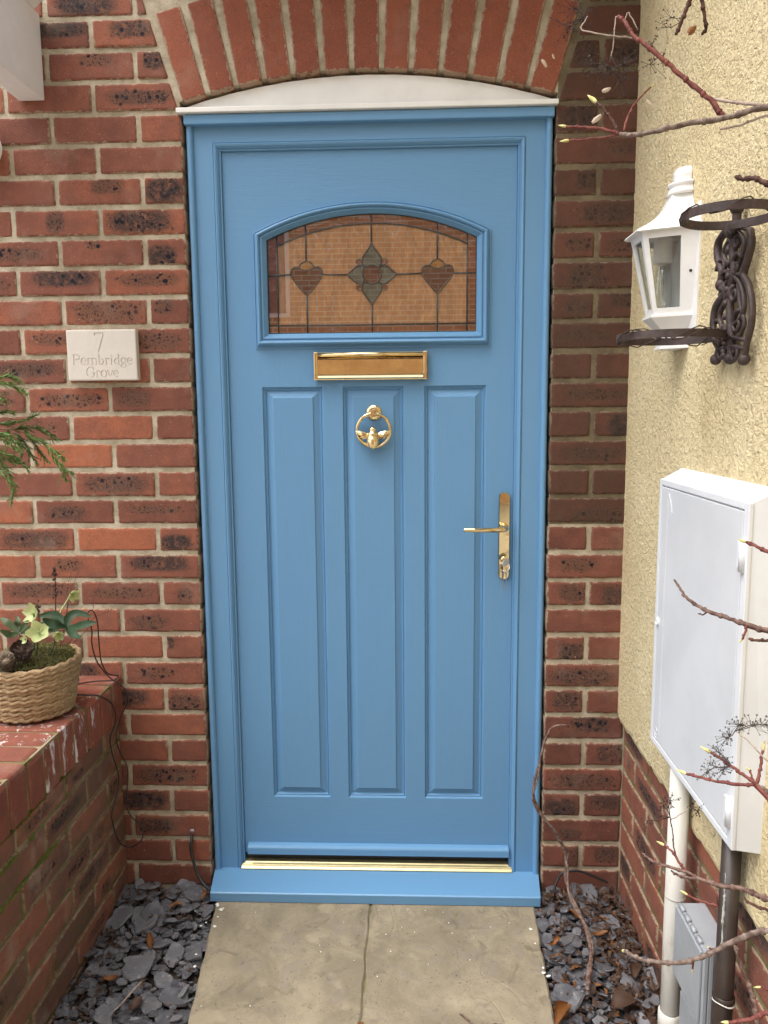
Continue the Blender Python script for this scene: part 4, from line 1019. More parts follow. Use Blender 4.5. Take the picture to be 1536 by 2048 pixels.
# s = distance in from the outside edge, y = depth
PROF = [(0.0, 0.085), (0.0, FY), (0.0655, FY), (0.0657, FY + 0.0022), (0.0668, FY + 0.0022), (0.067, FY - 0.001), (0.0705, FY - 0.0035), (0.0745, FY - 0.0015),
        (0.0785, FY + 0.0045), (0.0800, FY + 0.0085), (0.0802, FY + 0.0070), (0.0835, FY + 0.0075), (0.0840, FY + 0.011), (0.0842, 0.085)]
def jamb(side):
    mb = MB()
    x = (lambda s: FX0 + s) if side < 0 else (lambda s: FX1 - s)
    vs = [(x(s), y, 0.0045) for s, y in PROF] + [(x(s), y, FZ1 - s) for s, y in PROF]
    n = len(PROF)
    mb.add(vs, [(i, i + 1, n + i + 1, n + i) for i in range(n - 1)], False)
    o = mb.obj('jamb', M_blue_frame, frame)
    # half-round bead down the outer edge
    mb = MB()
    bp_ = []
    for i in range(9):
        q = math.pi * i / 8
        bp_.append((0.0088 - 0.0088 * math.cos(q), FY - 0.0125 * math.sin(q) ** 0.8))
    vs = [(x(s), y, -0.020 if False else 0.0) for s, y in bp_] + [(x(s), y, 2.024) for s, y in bp_]
    m = len(bp_)
    mb.add(vs, [(i, i + 1, m + i + 1, m + i) for i in range(m - 1)], True)
    mb.add([v for v in vs[m:]], [tuple(range(m))])
    mb.obj('bead', M_blue_frame, o)
jamb(-1); jamb(1)
mb = MB()
vs = [(FX0 + s, y, FZ1 - s) for s, y in PROF] + [(FX1 - s, y, FZ1 - s) for s, y in PROF]
n = len(PROF)
mb.add(vs, [(i, i + 1, n + i + 1, n + i) for i in range(n - 1)])
o = mb.obj('head', M_blue_frame, frame)
mb = MB(); mb.box(FX0 - 0.001, FX1 + 0.001, -0.002, FY - 0.0005, 2.0240, 2.0475, 0.003)
mb.obj('head_trim', M_blue_frame, o)
# sill: sloped top, nosed front, ends cut back
mb = MB()
prof = [(0.085, 0.0065), (FY + 0.003, 0.0052), (-0.086, 0.0006), (-0.0895, -0.0022), (-0.0895, -0.0262), (-0.084, -0.0275), (0.085, -0.0275)]
vs = [(-0.4860 - 0.0135 * min(1, (y + .09) / .11), y, z) for y, z in prof] + [(0.4140 + 0.0115 * min(1, (y + .09) / .11), y, z) for y, z in prof]
m = len(prof)
mb.add(vs, [(i, (i + 1) % m, m + (i + 1) % m, m + i) for i in range(m)] + [tuple(range(m)), tuple(range(2 * m - 1, m - 1, -1))])
mb.obj('sill', M_blue_frame, frame)
# threshold: ridged gold strip and the black weather seal behind it
mb = MB()
tp = [(0.012, 0.0062), (0.012, 0.0085), (0.0165, 0.0135), (0.0195, 0.0135), (0.0205, 0.0120), (0.0225, 0.0150), (0.027, 0.0175), (0.0285, 0.0162), (0.031, 0.0190), (0.036, 0.0195), (0.046, 0.0195), (0.046, 0.0062)]
vs = [(FX0 + 0.0765, y, z) for y, z in tp] + [(FX1 - 0.0765, y, z) for y, z in tp]
vs = [(x + (0.0085 if (y > 0.026 and i < len(tp)) else 0) - (0.0085 if (y > 0.026 and i >= len(tp)) else 0), y, z) for i, (x, y, z) in enumerate(vs)]
m = len(tp)
mb.add(vs, [(i, (i + 1) % m, m + (i + 1) % m, m + i) for i in range(m)] + [tuple(range(m)), tuple(range(2 * m - 1, m - 1, -1))])
mb.obj('threshold_strip', M_gold_strip, frame)
mb = MB(); mb.box(-0.4135, 0.3410, 0.047, 0.075, 0.0068, 0.066)
mb.obj('weather_seal', M_black, frame)

# ------------------------------------------------------------------ door leaf
door = empty('front_door', (-0.031, 0.04, 0.02))
tag(door, 'blue panelled front door with an arched stained glass window and brass fittings', 'door')
LY0 = 0.035
DX0, DX1, DZ0, DZ1 = -0.4138, 0.3413, 0.045, 1.9670
PAN = [(-0.3270, -0.1640), (-0.1125, 0.0517), (0.1043, 0.2680)]
PZ0, PZ1 = 0.215, 1.3715
# cassette outline: (x0, x1, z bottom, z spring, z top)
CO_, CI_ = (-0.3400, 0.2775, 1.4705, 1.7655, 1.8410), (-0.3040, 0.2395, 1.5110, 1.7475, 1.8100)
def arch_loop(t, n=26):
    x0, x1, zb, zs, zt = [a + (b - a) * t for a, b in zip(CO_, CI_)]
    cx, h, rise = (x0 + x1) / 2, (x1 - x0) / 2, zt - zs
    r = (h * h + rise * rise) / (2 * rise); cz = zt - r
    A = math.asin(h / r)
    pts = [(x0, zb), (x1, zb)]
    for i in range(n + 1):
        q = A - 2 * A * i / n
        pts.append((cx + r * math.sin(q), cz + r * math.cos(q)))
    return pts
mb = MB()
def q4(x0, x1, z0, z1):
    mb.add([(x0, LY0, z0), (x1, LY0, z0), (x1, LY0, z1), (x0, LY0, z1)], [(0, 1, 2, 3)])
q4(DX0, DX1, DZ0, PZ0)
cols = [DX0] + [v for p in PAN for v in p] + [DX1]
for i in range(0, len(cols), 2): q4(cols[i], cols[i + 1], PZ0, PZ1)
q4(DX0, DX1, PZ1, 1.495)
hole = arch_loop(0.75)
hx0, hx1 = hole[0][0], hole[1][0]
q4(DX0, hx0, 1.495, DZ1); q4(hx1, DX1, 1.495, DZ1)
arc = hole[2:][::-1]
mb.add([(x, LY0, z) for x, z in arc] + [(x, LY0, DZ1) for x, z in arc], [(i, i + 1, len(arc) + i + 1, len(arc) + i) for i in range(len(arc) - 1)])
mb.box(DX0, DX1, 0.048, 0.082, DZ0, 1.44)
for (a, b, c, d) in ((DX0, LY0, DX0, 0.082), (DX1, LY0, DX1, 0.082)):
    mb.add([(a, b, DZ0), (c, d, DZ0), (c, d, DZ1), (a, b, DZ1)], [(0, 1, 2, 3)])
mb.add([(DX0, LY0, DZ0), (DX1, LY0, DZ0), (DX1, 0.082, DZ0), (DX0, 0.082, DZ0)], [(0, 1, 2, 3)])
mb.add([(DX0, LY0, DZ1), (DX1, LY0, DZ1), (DX1, 0.082, DZ1), (DX0, 0.082, DZ1)], [(0, 1, 2, 3)])
mb.obj('leaf', M_blue, door)
PSTEP = [(0.0, 0.0), (0.0012, 0.0008), (0.0022, 0.0050), (0.0045, 0.0064), (0.0068, 0.0046), (0.0082, 0.0060), (0.0092, 0.0098), (0.0112, 0.0104), (0.0270, 0.0042), (0.0278, 0.0012), (0.0292, 0.0005)]
for (x0, x1) in PAN:
    mb = MB()
    vs, fs = [], []
    for (s, d) in PSTEP:
        vs += [(x0 + s, LY0 + d, PZ0 + s), (x1 - s, LY0 + d, PZ0 + s), (x1 - s, LY0 + d, PZ1 - s), (x0 + s, LY0 + d, PZ1 - s)]
    for j in range(len(PSTEP) - 1):
        for i in range(4): fs.append((j * 4 + i, j * 4 + (i + 1) % 4, (j + 1) * 4 + (i + 1) % 4, (j + 1) * 4 + i))
    k = (len(PSTEP) - 1) * 4
    fs.append((k, k + 1, k + 2, k + 3))
    mb.add(vs, fs)
    mb.obj('raised_panel', M_blue, door)
# cassette round the window
win = empty('window', (-0.032, 0.03, 1.5)); win.parent = door; win.location = Vector((-0.032, 0.03, 1.5)) - Vector(door.location)
mb = MB()
TS = [(0.0, 0.0355), (0.0, 0.0318), (0.035, 0.0310), (0.09, 0.0310), (0.10, 0.0335), (0.135, 0.0335), (0.145, 0.0300), (0.20, 0.0285), (0.24, 0.0230), (0.30, 0.0185), (0.38, 0.0170), (0.46, 0.0185), (0.52, 0.0225), (0.55, 0.0262), (0.60, 0.0262), (0.62, 0.0235), (0.68, 0.0232), (0.96, 0.0350), (1.0, 0.0400)]
L0 = len(arch_loop(0))
vs, fs = [], []
for t, y in TS: vs += [(x, y, z) for x, z in arch_loop(t)]
for j in range(len(TS) - 1):
    for i in range(L0): fs.append((j * L0 + i, j * L0 + (i + 1) % L0, (j + 1) * L0 + (i + 1) % L0, (j + 1) * L0 + i))
mb.add(vs, fs)
mb.obj('cassette_frame', M_blue, win)
# stained glass behind a clear outer pane
YG = 0.0420
GX0, GX1 = -0.279, 0.2163        # inner border lines
GZ0, GZM = 1.5318, 1.6588
VX = (-0.2030, -0.0315, 0.1386)
def garc(x, off):
    x0, x1, zb, zs, zt = CI_
    cx, h, rise = (x0 + x1) / 2, (x1 - x0) / 2, zt - zs
    r = (h * h + rise * rise) / (2 * rise); cz = zt - r
    return cz + math.sqrt((r - off) ** 2 - (x - cx) ** 2)
OFF = 0.0230
def piece(name, poly, mat, y=YG):
    mb = MB(); mb.prism(poly, y, y + 0.003, lambda u, v, d: (u, d, v))
    return mb.obj(name, mat, win)
def arcline(x0, x1, off, n=8):
    return [(x0 + (x1 - x0) * i / n, garc(x0 + (x1 - x0) * i / n, off)) for i in range(n + 1)]
edges = [GX0, VX[0], VX[1], VX[2], GX1]
for i in range(4):
    a, b = edges[i], edges[i + 1]
    piece('glass_piece', [(a, GZM), (b, GZM)] + arcline(a, b, OFF)[::-1], M_gl_clear)
    piece('glass_piece', [(a, GZ0), (b, GZ0), (b, GZM), (a, GZM)], M_gl_clear)
    piece('border_glass', arcline(a, b, OFF) + arcline(a, b, -0.004)[::-1], M_gl_rust)
    piece('border_glass', [(a, 1.508), (b, 1.508), (b, GZ0), (a, GZ0)], M_gl_rust)
for a, b in ((-0.3075, GX0), (GX1, 0.2430)):
    piece('border_glass', [(a, 1.508), (b, 1.508), (b, GZM), (a, GZM)], M_gl_rust)
    zz = garc(GX0 if a < -0.29 else GX1, OFF)
    piece('border_glass', [(a, GZM), (b, GZM)] + ([(b, zz), (b, garc(b, -.004)), (a, garc(a + .004, -.004))] if a < -0.29 else [(b, garc(b - .004, -.004)), (a, garc(a, -.004)), (a, zz)]), M_gl_rust)
def heart(cx):
    c = GZM + 0.002
    half = [(0, -.0535), (.012, -.040), (.028, -.021), (.0385, -.007), (.0415, .004), (.039, .014), (.031, .0195), (.021, .0190), (.010, .0130), (0, .0110)]
    return [(cx + u, c + v) for u, v in half] + [(cx - u, c + v) for u, v in half[-2:0:-1]]
def cap(cx):
    c = GZM + 0.002
    up = [(.0205, .0185), (.0150, .0275), (.007, .0325), (0, .036)]
    lo = [(0, .0110), (.010, .0130), (.0205, .0185)]
    r_ = lo + up[1:]
    return [(cx + u, c + v) for u, v in r_] + [(cx - u, c + v) for u, v in r_[-2:0:-1]]
HEARTS = (-0.2025, 0.1392)
for cx in HEARTS:
    piece('heart_glass', heart(cx), M_gl_plum, YG - 0.0012)
    piece('heart_cap_glass', cap(cx), M_gl_amber, YG - 0.0012)
FXC, FZC = -0.0315, 1.6590
def petal(rot):
    pts = [(.020, .013), (.0235, .024), (.026, .033), (.023, .045), (.014, .057), (.0065, .067), (0, .0805)]
    if rot in (1, 3): pts = [(.020, .013), (.0225, .022), (.0245, .030), (.021, .040), (.013, .0495), (.006, .0575), (0, .0655)]
    loop = pts + [(-u, v) for u, v in pts[-2::-1]]
    loop += [(-.012, .021), (0, .0243), (.012, .021)]
    c, s = math.cos(rot * math.pi / 2), math.sin(rot * math.pi / 2)
    return [(FXC + u * c - v * s, FZC + u * s + v * c) for u, v in loop]
PETALS = [petal(i) for i in range(4)]
def corner(rot):
    loop = [(.0235, .0235), (.0255, .033), (.031, .0405), (.0385, .0385), (.0405, .031), (.034, .0250)]
    sx_, sz_ = ((1, 1), (-1, 1), (-1, -1), (1, -1))[rot]
    return [(FXC + u * sx_, FZC + v * sz_) for u, v in loop]
CORN = [corner(i) for i in range(4)]
CIRC = [(FXC + .0237 * math.cos(2 * math.pi * i / 28), FZC + .0243 * math.sin(2 * math.pi * i / 28)) for i in range(28)]
for p in PETALS: piece('petal_glass', p, M_gl_green, YG - 0.0012)
for p in CORN: piece('petal_corner_glass', p, M_gl_rust, YG - 0.0010)
piece('flower_centre_glass', CIRC, M_gl_plum, YG - 0.0016)
mb = MB()
YLD = YG - 0.0016
def lead(pts, r=0.0025, closed=False):
    p = [(u, YLD, v) for u, v in pts]
    if closed: p.append(p[0]); p.append(p[1])
    mb.tube(p, r, n=6, caps=not closed)
def lead_node(u, v): mb.ball((u, YLD, v), 0.0030, 6)
lead(arcline(GX0, GX1, OFF, 28)); lead([(GX0, 1.509), (GX0, garc(GX0, 0) )]); lead([(GX1, 1.509), (GX1, garc(GX1, 0))]); lead([(-0.305, GZ0), (0.2405, GZ0)])
lead([(-0.305, GZM + .001), (HEARTS[0] - .041, GZM + .002)]); lead([(HEARTS[0] + .041, GZM + .002), (FXC - .0655, GZM)]); lead([(FXC + .0655, GZM), (HEARTS[1] - .041, GZM + .001)]); lead([(HEARTS[1] + .041, GZM + .001), (0.2405, GZM)])
for cx in HEARTS:
    lead([(cx, GZM + .037), (cx, garc(cx, 0))]); lead([(cx, 1.509), (cx, GZM - .052)])
    lead(heart(cx), 0.0022, True); lead(cap(cx), 0.0022, True)
lead([(FXC, 1.509), (FXC, FZC - .080)]); lead([(FXC, FZC + .080), (FXC, garc(FXC, 0))])
for p in PETALS: lead(p, 0.0025, True)
for p in CORN: lead(p, 0.0019, True)
lead(CIRC, 0.0024, True)
for u in (GX0, VX[0], VX[1], VX[2], GX1):
    lead_node(u, GZ0); lead_node(u, garc(u, OFF))
lead_node(GX0, GZM); lead_node(GX1, GZM)
mb.obj('lead_came', M_lead, win)
mb = MB(); mb.prism(arch_loop(1.0), 0.0385, 0.0390, lambda u, v, d: (u, d, v))
mb.f = mb.f[:1]; mb.sm = mb.sm[:1]; mb.v = mb.v[:L0]
mb.obj('outer_pane', M_pane, win)
mb = MB(); mb.prism(arch_loop(0.94), 0.047, 0.049, lambda u, v, d: (u, d, v)); mb.obj('backing_pane', M_black, win)
mb = MB(); mb.tube([(x, 0.0392, z) for x, z in arch_loop(1.0)] + [(arch_loop(1.0)[0][0], 0.0392, arch_loop(1.0)[0][1])], 0.0018, n=6); mb.obj('glazing_gasket', M_black, win)

# weather bar at the foot of the door
mb = MB()
wp = [(0.0345, 0.0765), (0.0240, 0.0760), (0.0180, 0.0738), (0.0150, 0.0700), (0.0142, 0.0660), (0.0140, 0.0505), (0.0345, 0.0505)]
xl, xr = -0.4030, 0.3405
vs = [(xl, y, z) for y, z in wp] + [(xr, y, z) for y, z in wp]
m = len(wp)
mb.add(vs, [(i, (i + 1) % m, m + (i + 1) % m, m + i) for i in range(m)], False)
mb.add(vs, [tuple(range(m)), tuple(range(2 * m - 1, m - 1, -1))])
mb.obj('weather_bar', M_blue_frame, door)

# letter plate
lp = empty('letter_plate', (-0.036, 0.02, 1.385)); lp.parent = door; lp.location = Vector((-0.036, 0.02, 1.385)) - Vector(door.location)
mb = MB()
mb.box(-0.1845, 0.1120, 0.0260, 0.0345, 1.3880, 1.4600, 0.002)
mb.obj('back_plate', M_brass, lp)
for x0, x1 in ((-0.1850, -0.1752), (0.1024, 0.1125)):
    mb = MB(); mb.box(x0, x1, 0.0170, 0.0255, 1.3875, 1.4605, 0.0018); mb.obj('end_cap', M_brass, lp)
mb = MB()
fl = [(1.4480, 0.0215), (1.4440, 0.0165), (1.4400, 0.0160), (1.4030, 0.0160), (1.3985, 0.0120), (1.3930, 0.0110), (1.3905, 0.0150), (1.3905, 0.0255), (1.4480, 0.0255)]
vs = [(-0.1745, y, z) for z, y in fl] + [(0.1018, y, z) for z, y in fl]
m = len(fl)
mb.add(vs, [(i, (i + 1) % m, m + (i + 1) % m, m + i) for i in range(m)] + [tuple(range(m)), tuple(range(2 * m - 1, m - 1, -1))])
mb.obj('flap', M_brass, lp)
mb = MB(); mb.tube([(-0.1745, 0.0185, 1.4535), (0.1018, 0.0185, 1.4535)], 0.0052, n=14); mb.obj('hinge_rod', M_brass, lp)

# bee knocker
kn = empty('knocker', (-0.0295, 0.02, 1.2)); kn.parent = door; kn.location = Vector((-0.0295, 0.02, 1.2)) - Vector(door.location)
KX = -0.0290
mb = MB(); mb.lathe((KX, 0.0358, 1.3020), [(0.0, -0.0060), (0.012, -0.0060), (0.0165, -0.0050), (0.0190, -0.0035), (0.0212, -0.0010), (0.0215, 0.0)], 32, 'y'); mb.obj('rose', M_brass_old, kn)
mb = MB()
mb.lathe((KX, 0.0310, 1.3000), [(0.0105, 0.0), (0.0085, -0.010), (0.0080, -0.020)], 20, 'y')
mb.lathe((KX, 0.0090, 1.3000), [(0.0001, -0.0030), (0.0070, -0.0030), (0.0088, -0.0010), (0.0088, 0.004), (0.006, 0.006)], 8, 'y', smooth=False)
mb.obj('pivot', M_brass_old, kn)
mb = MB()
mb.tube([(KX - 0.0005 + 0.0440 * math.sin(2 * math.pi * i / 48), 0.0150, 1.2555 + 0.0440 * math.cos(2 * math.pi * i / 48)) for i in range(49)], 0.0046, n=12, caps=False)
mb.obj('ring', M_brass_old, kn)
BZ = 1.2330
mb = MB()
bprof = [(0.0001, -0.0285), (0.006, -0.0270), (0.0105, -0.0225), (0.0098, -0.0210), (0.0145, -0.0165), (0.0135, -0.0148), (0.0172, -0.0095), (0.0160, -0.0075), (0.0178, -0.0020), (0.0165, 0.0000), (0.0172, 0.0050), (0.0145, 0.0075),
         (0.0165, 0.0120), (0.0140, 0.0175), (0.0085, 0.0195), (0.0098, 0.0235), (0.0100, 0.0265), (0.0070, 0.0305), (0.0001, 0.0318)]
mb.lathe((KX - 0.0025, 0.0105, BZ), bprof, 22, 'z')
mb.obj('bee_body', M_brass_old, kn)
for s in (-1, 1):
    mb = MB()
    pts = [(0.010, 0.012), (0.020, 0.0185), (0.034, 0.0215), (0.0465, 0.0215), (0.0430, 0.0130), (0.0360, 0.0040), (0.0270, -0.0010), (0.0150, 0.0020)]
    n = len(pts)
    c = (0.028, 0.0115)
    vs = [(KX - 0.0025 + s * u, 0.0085 + 0.0012 * (i % 2), BZ + v) for i, (u, v) in enumerate(pts)] + [(KX - 0.0025 + s * c[0], 0.0045, BZ + c[1])] + [(KX - 0.0025 + s * u, 0.0125, BZ + v) for u, v in pts]
    fs = [(i, (i + 1) % n, n) for i in range(n)] + [(i, (i + 1) % n, n + 1 + (i + 1) % n, n + 1 + i) for i in range(n)] + [tuple(n + 1 + i for i in range(n))]
    mb.add(vs, fs)
    for j in range(3):
        mb.tube([(KX - 0.0025 + s * 0.012, 0.0070, BZ + 0.010), (KX - 0.0025 + s * (0.028 + 0.002 * j), 0.0048, BZ + 0.016 - 0.006 * j), (KX - 0.0025 + s * (0.043 - 0.004 * j), 0.0070, BZ + 0.019 - 0.008 * j)], 0.0008, n=5)
    mb.obj('wing', M_brass_old, kn)

# lever handle
hd = empty('handle', (0.318, 0.02, 0.85)); hd.parent = door; hd.location = Vector((0.318, 0.02, 0.85)) - Vector(door.location)
HX = 0.3185
mb = MB()
def stadium(w, z0, z1, n=14):
    r = w / 2
    return [(r * math.cos(math.pi + math.pi * i / n), z0 + r + r * math.sin(math.pi + math.pi * i / n)) for i in range(n + 1)] + [(r * math.cos(math.pi * i / n), z1 - r + r * math.sin(math.pi * i / n)) for i in range(n + 1)]
o1, o2 = stadium(0.0305, 0.8500, 1.0885), stadium(0.0260, 0.8522, 1.0863)
m = len(o1)
mb.add([(HX + u, 0.0348, v) for u, v in o1] + [(HX + u, 0.0285, v) for u, v in o1] + [(HX + u, 0.0260, v) for u, v in o2],
       [(j * m + i, j * m + (i + 1) % m, (j + 1) * m + (i + 1) % m, (j + 1) * m + i) for j in range(2) for i in range(m)] + [tuple(2 * m + i for i in range(m))], False)
mb.obj('long_plate', M_brass, hd)
mb = MB()
mb.lathe((HX, 0.0260, 0.9945), [(0.0112, 0.0), (0.0112, -0.004), (0.0088, -0.007), (0.0082, -0.026)], 22, 'y')
lev = [(HX + 0.001, -0.004, 0.9948), (HX - 0.004, -0.016, 0.9950), (HX - 0.014, -0.024, 0.9950), (HX - 0.035, -0.028, 0.9946), (HX - 0.075, -0.030, 0.9948), (HX - 0.112, -0.029, 0.9956)]
mb.tube(smooth_path(lev, 5), 0.0080, 0.0062, n=14)
mb.obj('lever', M_brass, hd)
mb = MB()
mb.lathe((HX + 0.0005, 0.0262, 0.9060), [(0.0001, -0.0060), (0.0085, -0.0060), (0.0092, -0.0050), (0.0092, 0.0)], 22, 'y')
mb.box(HX - 0.0045, HX + 0.0055, 0.0215, 0.0262, 0.8870, 0.9010, 0.0015)
mb.obj('lock_cylinder', M_brass, hd)
mb = MB(); mb.box(HX + 0.001, HX + 0.0085, 0.0250, 0.0262, 0.9585, 0.9600); mb.obj('cover_slot', M_steel, hd)

# keys left hanging in the lock
keys = empty('keys', (0.3165, -0.012, 0.83))
tag(keys, 'small bunch of steel keys hanging from the door lock', 'keys')
mb = MB()
mb.box(HX - 0.0012, HX + 0.0012, -0.0120, 0.0205, 0.9030, 0.9090)
bow = [(0.0105 * math.cos(2 * math.pi * i / 20), 0.9060 + 0.0095 * math.sin(2 * math.pi * i / 20)) for i in range(20)]
ca, sa = math.cos(R(25)), math.sin(R(25))
mb.prism(bow, -0.0105, -0.0130, lambda u, v, d: (HX + u * ca, d + u * sa * 0.5 - 0.004, v + u * 0.35))
mb.obj('key', M_steel, keys)
mb = MB()
mb.tube([(HX - 0.002 + 0.0120 * math.cos(2 * math.pi * i / 26), -0.017 + 0.004 * math.sin(4 * math.pi * i / 26), 0.8955 + 0.0125 * math.sin(2 * math.pi * i / 26)) for i in range(27)], 0.0010, n=6, caps=False)
mb.obj('key_ring', M_steel, keys)
for dx, tl in ((-0.0055, 0.07), (0.0008, -0.05)):
    mb = MB()
    kp = [(-0.0042, 0), (0.0042, 0), (0.0050, -0.008), (0.0022, -0.017), (0.0024, -0.040), (0.0, -0.0435), (-0.0018, -0.040), (-0.0010, -0.034), (-0.0026, -0.030), (-0.0022, -0.017), (-0.0050, -0.008)]
    mb.prism(kp, 0, 0.0018, lambda u, v, d: (HX + dx - 0.001 + u * 0.35 + v * tl + d * 0.6, -0.019 + u * 0.9 + d * 0.4, 0.8835 + v * 1.22))
    mb.obj('key', M_steel, keys)

# ------------------------------------------------------------------ house number plaque, letters cut into the stone
PLX, PLZ = -0.7315, 1.4560
def stroke_letters(lines):
    """roman capitals and small letters drawn as pen strokes of two widths; returns quads (x, z) lists"""
    quads = []
    def seg(p, q, w0, w1):
        d = Vector((q[0] - p[0], q[1] - p[1])); L = d.length
        if L < 1e-9: return
        d /= L; nv = Vector((-d.y, d.x))
        e = d * 0.0001
        a, b = Vector(p) - e, Vector(q) + e
        quads.append([a - nv * w0 / 2, b - nv * w1 / 2, b + nv * w1 / 2, a + nv * w0 / 2])
    def arc(cx, cz, rx, rz, a0, a1, thick, thin, n=14):
        prev = None
        for i in range(n + 1):
            q = math.radians(a0 + (a1 - a0) * i / n)
            p = (cx + rx * math.cos(q), cz + rz * math.sin(q))
            w = thin + (thick - thin) * abs(math.cos(q)) ** 1.3
            if prev: seg(prev[0], p, prev[1], w)
            prev = (p, w)
    for text, cx, base, h, sp in lines:
        X = {'P': .62, 'G': .78, 'e': .46, 'm': .86, 'b': .52, 'r': .40, 'i': .26, 'd': .52, 'g': .50, 'o': .52, 'v': .50, '7': .56}
        tot = sum(X[c] * h * sp for c in text)
        x = cx - tot / 2
        xh = 0.64 * h
        T, t = 0.120 * h, 0.050 * h
        for c in text:
            w = X[c] * h * sp; m = x + w / 2; l, r = x + 0.10 * w, x + 0.90 * w
            z0 = base
            S = lambda a, b, wa, wb=None: seg(a, b, wa, wa if wb is None else wb)
            if c == '7':
                S((l, z0 + h), (r, z0 + h), .08 * h); S((l, z0 + h), (l - .01 * h, z0 + .84 * h), t); S((r, z0 + h), (l + .32 * w, z0), t * 1.2, T * 1.1)
            elif c == 'P':
                S((l + .1 * w, z0), (l + .1 * w, z0 + h), T); S((l - .06 * w, z0), (l + .3 * w, z0), t); S((l - .06 * w, z0 + h), (l + .3 * w, z0 + h), t)
                arc(l + .34 * w, z0 + .75 * h, .46 * w, .25 * h, -90, 90, T, t); S((l + .1 * w, z0 + .5 * h), (l + .34 * w, z0 + .5 * h), t); S((l + .1 * w, z0 + h), (l + .34 * w, z0 + h), t)
            elif c == 'G':
                arc(m, z0 + h / 2, .42 * w, .52 * h, 48, 330, T, t, 22); S((m + .34 * w, z0 + .12 * h), (m + .34 * w, z0 + .42 * h), T); S((m + .14 * w, z0 + .42 * h), (m + .46 * w, z0 + .42 * h), t); S((m + .30 * w, z0 + .88 * h), (m + .32 * w, z0 + .70 * h), t)
            elif c == 'e':
                arc(m, z0 + xh / 2, .40 * w, .52 * xh, 5, 315, T, t, 18); S((m - .38 * w, z0 + xh * .56), (m + .38 * w, z0 + xh * .56), t)
            elif c == 'o':
                arc(m, z0 + xh / 2, .42 * w, .52 * xh, 0, 360, T, t, 22)
            elif c == 'i':
                S((m, z0), (m, z0 + xh), T); S((m - .35 * w, z0), (m + .35 * w, z0), t); S((m - .30 * w, z0 + xh * .96), (m, z0 + xh), t); S((m, z0 + .82 * h), (m, z0 + .92 * h), T * 1.1)
            elif c in 'bd':
                s = 1 if c == 'b' else -1
                sx = m - s * .30 * w
                S((sx, z0), (sx, z0 + h), T); S((sx - .16 * w, z0 + h * .985), (sx, z0 + h), t)
                arc(sx + s * .02 * w, z0 + xh / 2, s * .62 * w, .52 * xh, -90, 90, T, t)
                if c == 'd': S((sx, z0), (sx + .16 * w, z0), t)
            elif c == 'r':
                sx = m - .20 * w
                S((sx, z0), (sx, z0 + xh), T); S((sx - .22 * w, z0), (sx + .26 * w, z0), t); S((sx - .2 * w, z0 + xh * .96), (sx, z0 + xh), t)
                arc(sx + .34 * w, z0 + .62 * xh, .34 * w, .36 * xh, 170, 60, t, t, 6); S((sx + .48 * w, z0 + .92 * xh), (sx + .56 * w, z0 + .80 * xh), T)
            elif c == 'm':
                for j, sx in enumerate((m - .36 * w, m, m + .36 * w)):
                    S((sx, z0), (sx, z0 + xh * (1 if j == 0 else .72)), T); S((sx - .10 * w, z0), (sx + .10 * w, z0), t)
                    if j < 2: arc(sx + .18 * w, z0 + .70 * xh, .18 * w, .30 * xh, 180, 0, T, t, 10)
            elif c == 'v':
                S((l, z0 + xh), (m, z0), T, T * .7); S((r, z0 + xh), (m, z0), t); S((l - .08 * w, z0 + xh), (l + .16 * w, z0 + xh), t); S((r - .14 * w, z0 + xh), (r + .08 * w, z0 + xh), t)
            elif c == 'g':
                arc(m - .04 * w, z0 + .66 * xh, .34 * w, .34 * xh, 0, 360, T * .9, t, 18); arc(m, z0 - .22 * xh, .42 * w, .26 * xh, 0, 360, T * .8, t, 18)
                S((m - .24 * w, z0 + .36 * xh), (m - .30 * w, z0 + .14 * xh), t); S((m - .30 * w, z0 + .14 * xh), (m + .26 * w, z0 + .02 * xh), T * .7); S((m + .24 * w, z0 + .90 * xh), (m + .46 * w, z0 + .94 * xh), t)
            x += w
    return quads
plq = MB()
plq.box(PLX - 0.0915, PLX + 0.0915, -0.0240, 0.0, PLZ - 0.0650, PLZ + 0.0650, 0.0035)
plaque = plq.obj('house_plaque', M_plaque)
tag(plaque, 'pale stone plaque carved 7 Pembridge Grove on the brick wall', 'plaque')
cut = MB()
for q in stroke_letters([('7', PLX - 0.004, PLZ + 0.007, 0.048, 1.10), ('Pembridge', PLX + 0.002, PLZ - 0.0240, 0.0255, 1.36), ('Grove', PLX + 0.000, PLZ - 0.0560, 0.0255, 1.28)]):
    cut.prism([(p.x, p.y) for p in q], -0.0300, -0.0226, lambda u, v, d: (u, d, v))
cutter = cut.obj('cutter', None)
md = plaque.modifiers.new('carving', 'BOOLEAN')
md.operation = 'DIFFERENCE'; md.object = cutter; md.solver = 'EXACT'; md.use_self = True
dg = bpy.context.evaluated_depsgraph_get()
carved = bpy.data.meshes.new_from_object(plaque.evaluated_get(dg))
plaque.modifiers.clear()
plaque.data = carved
bpy.data.objects.remove(cutter)

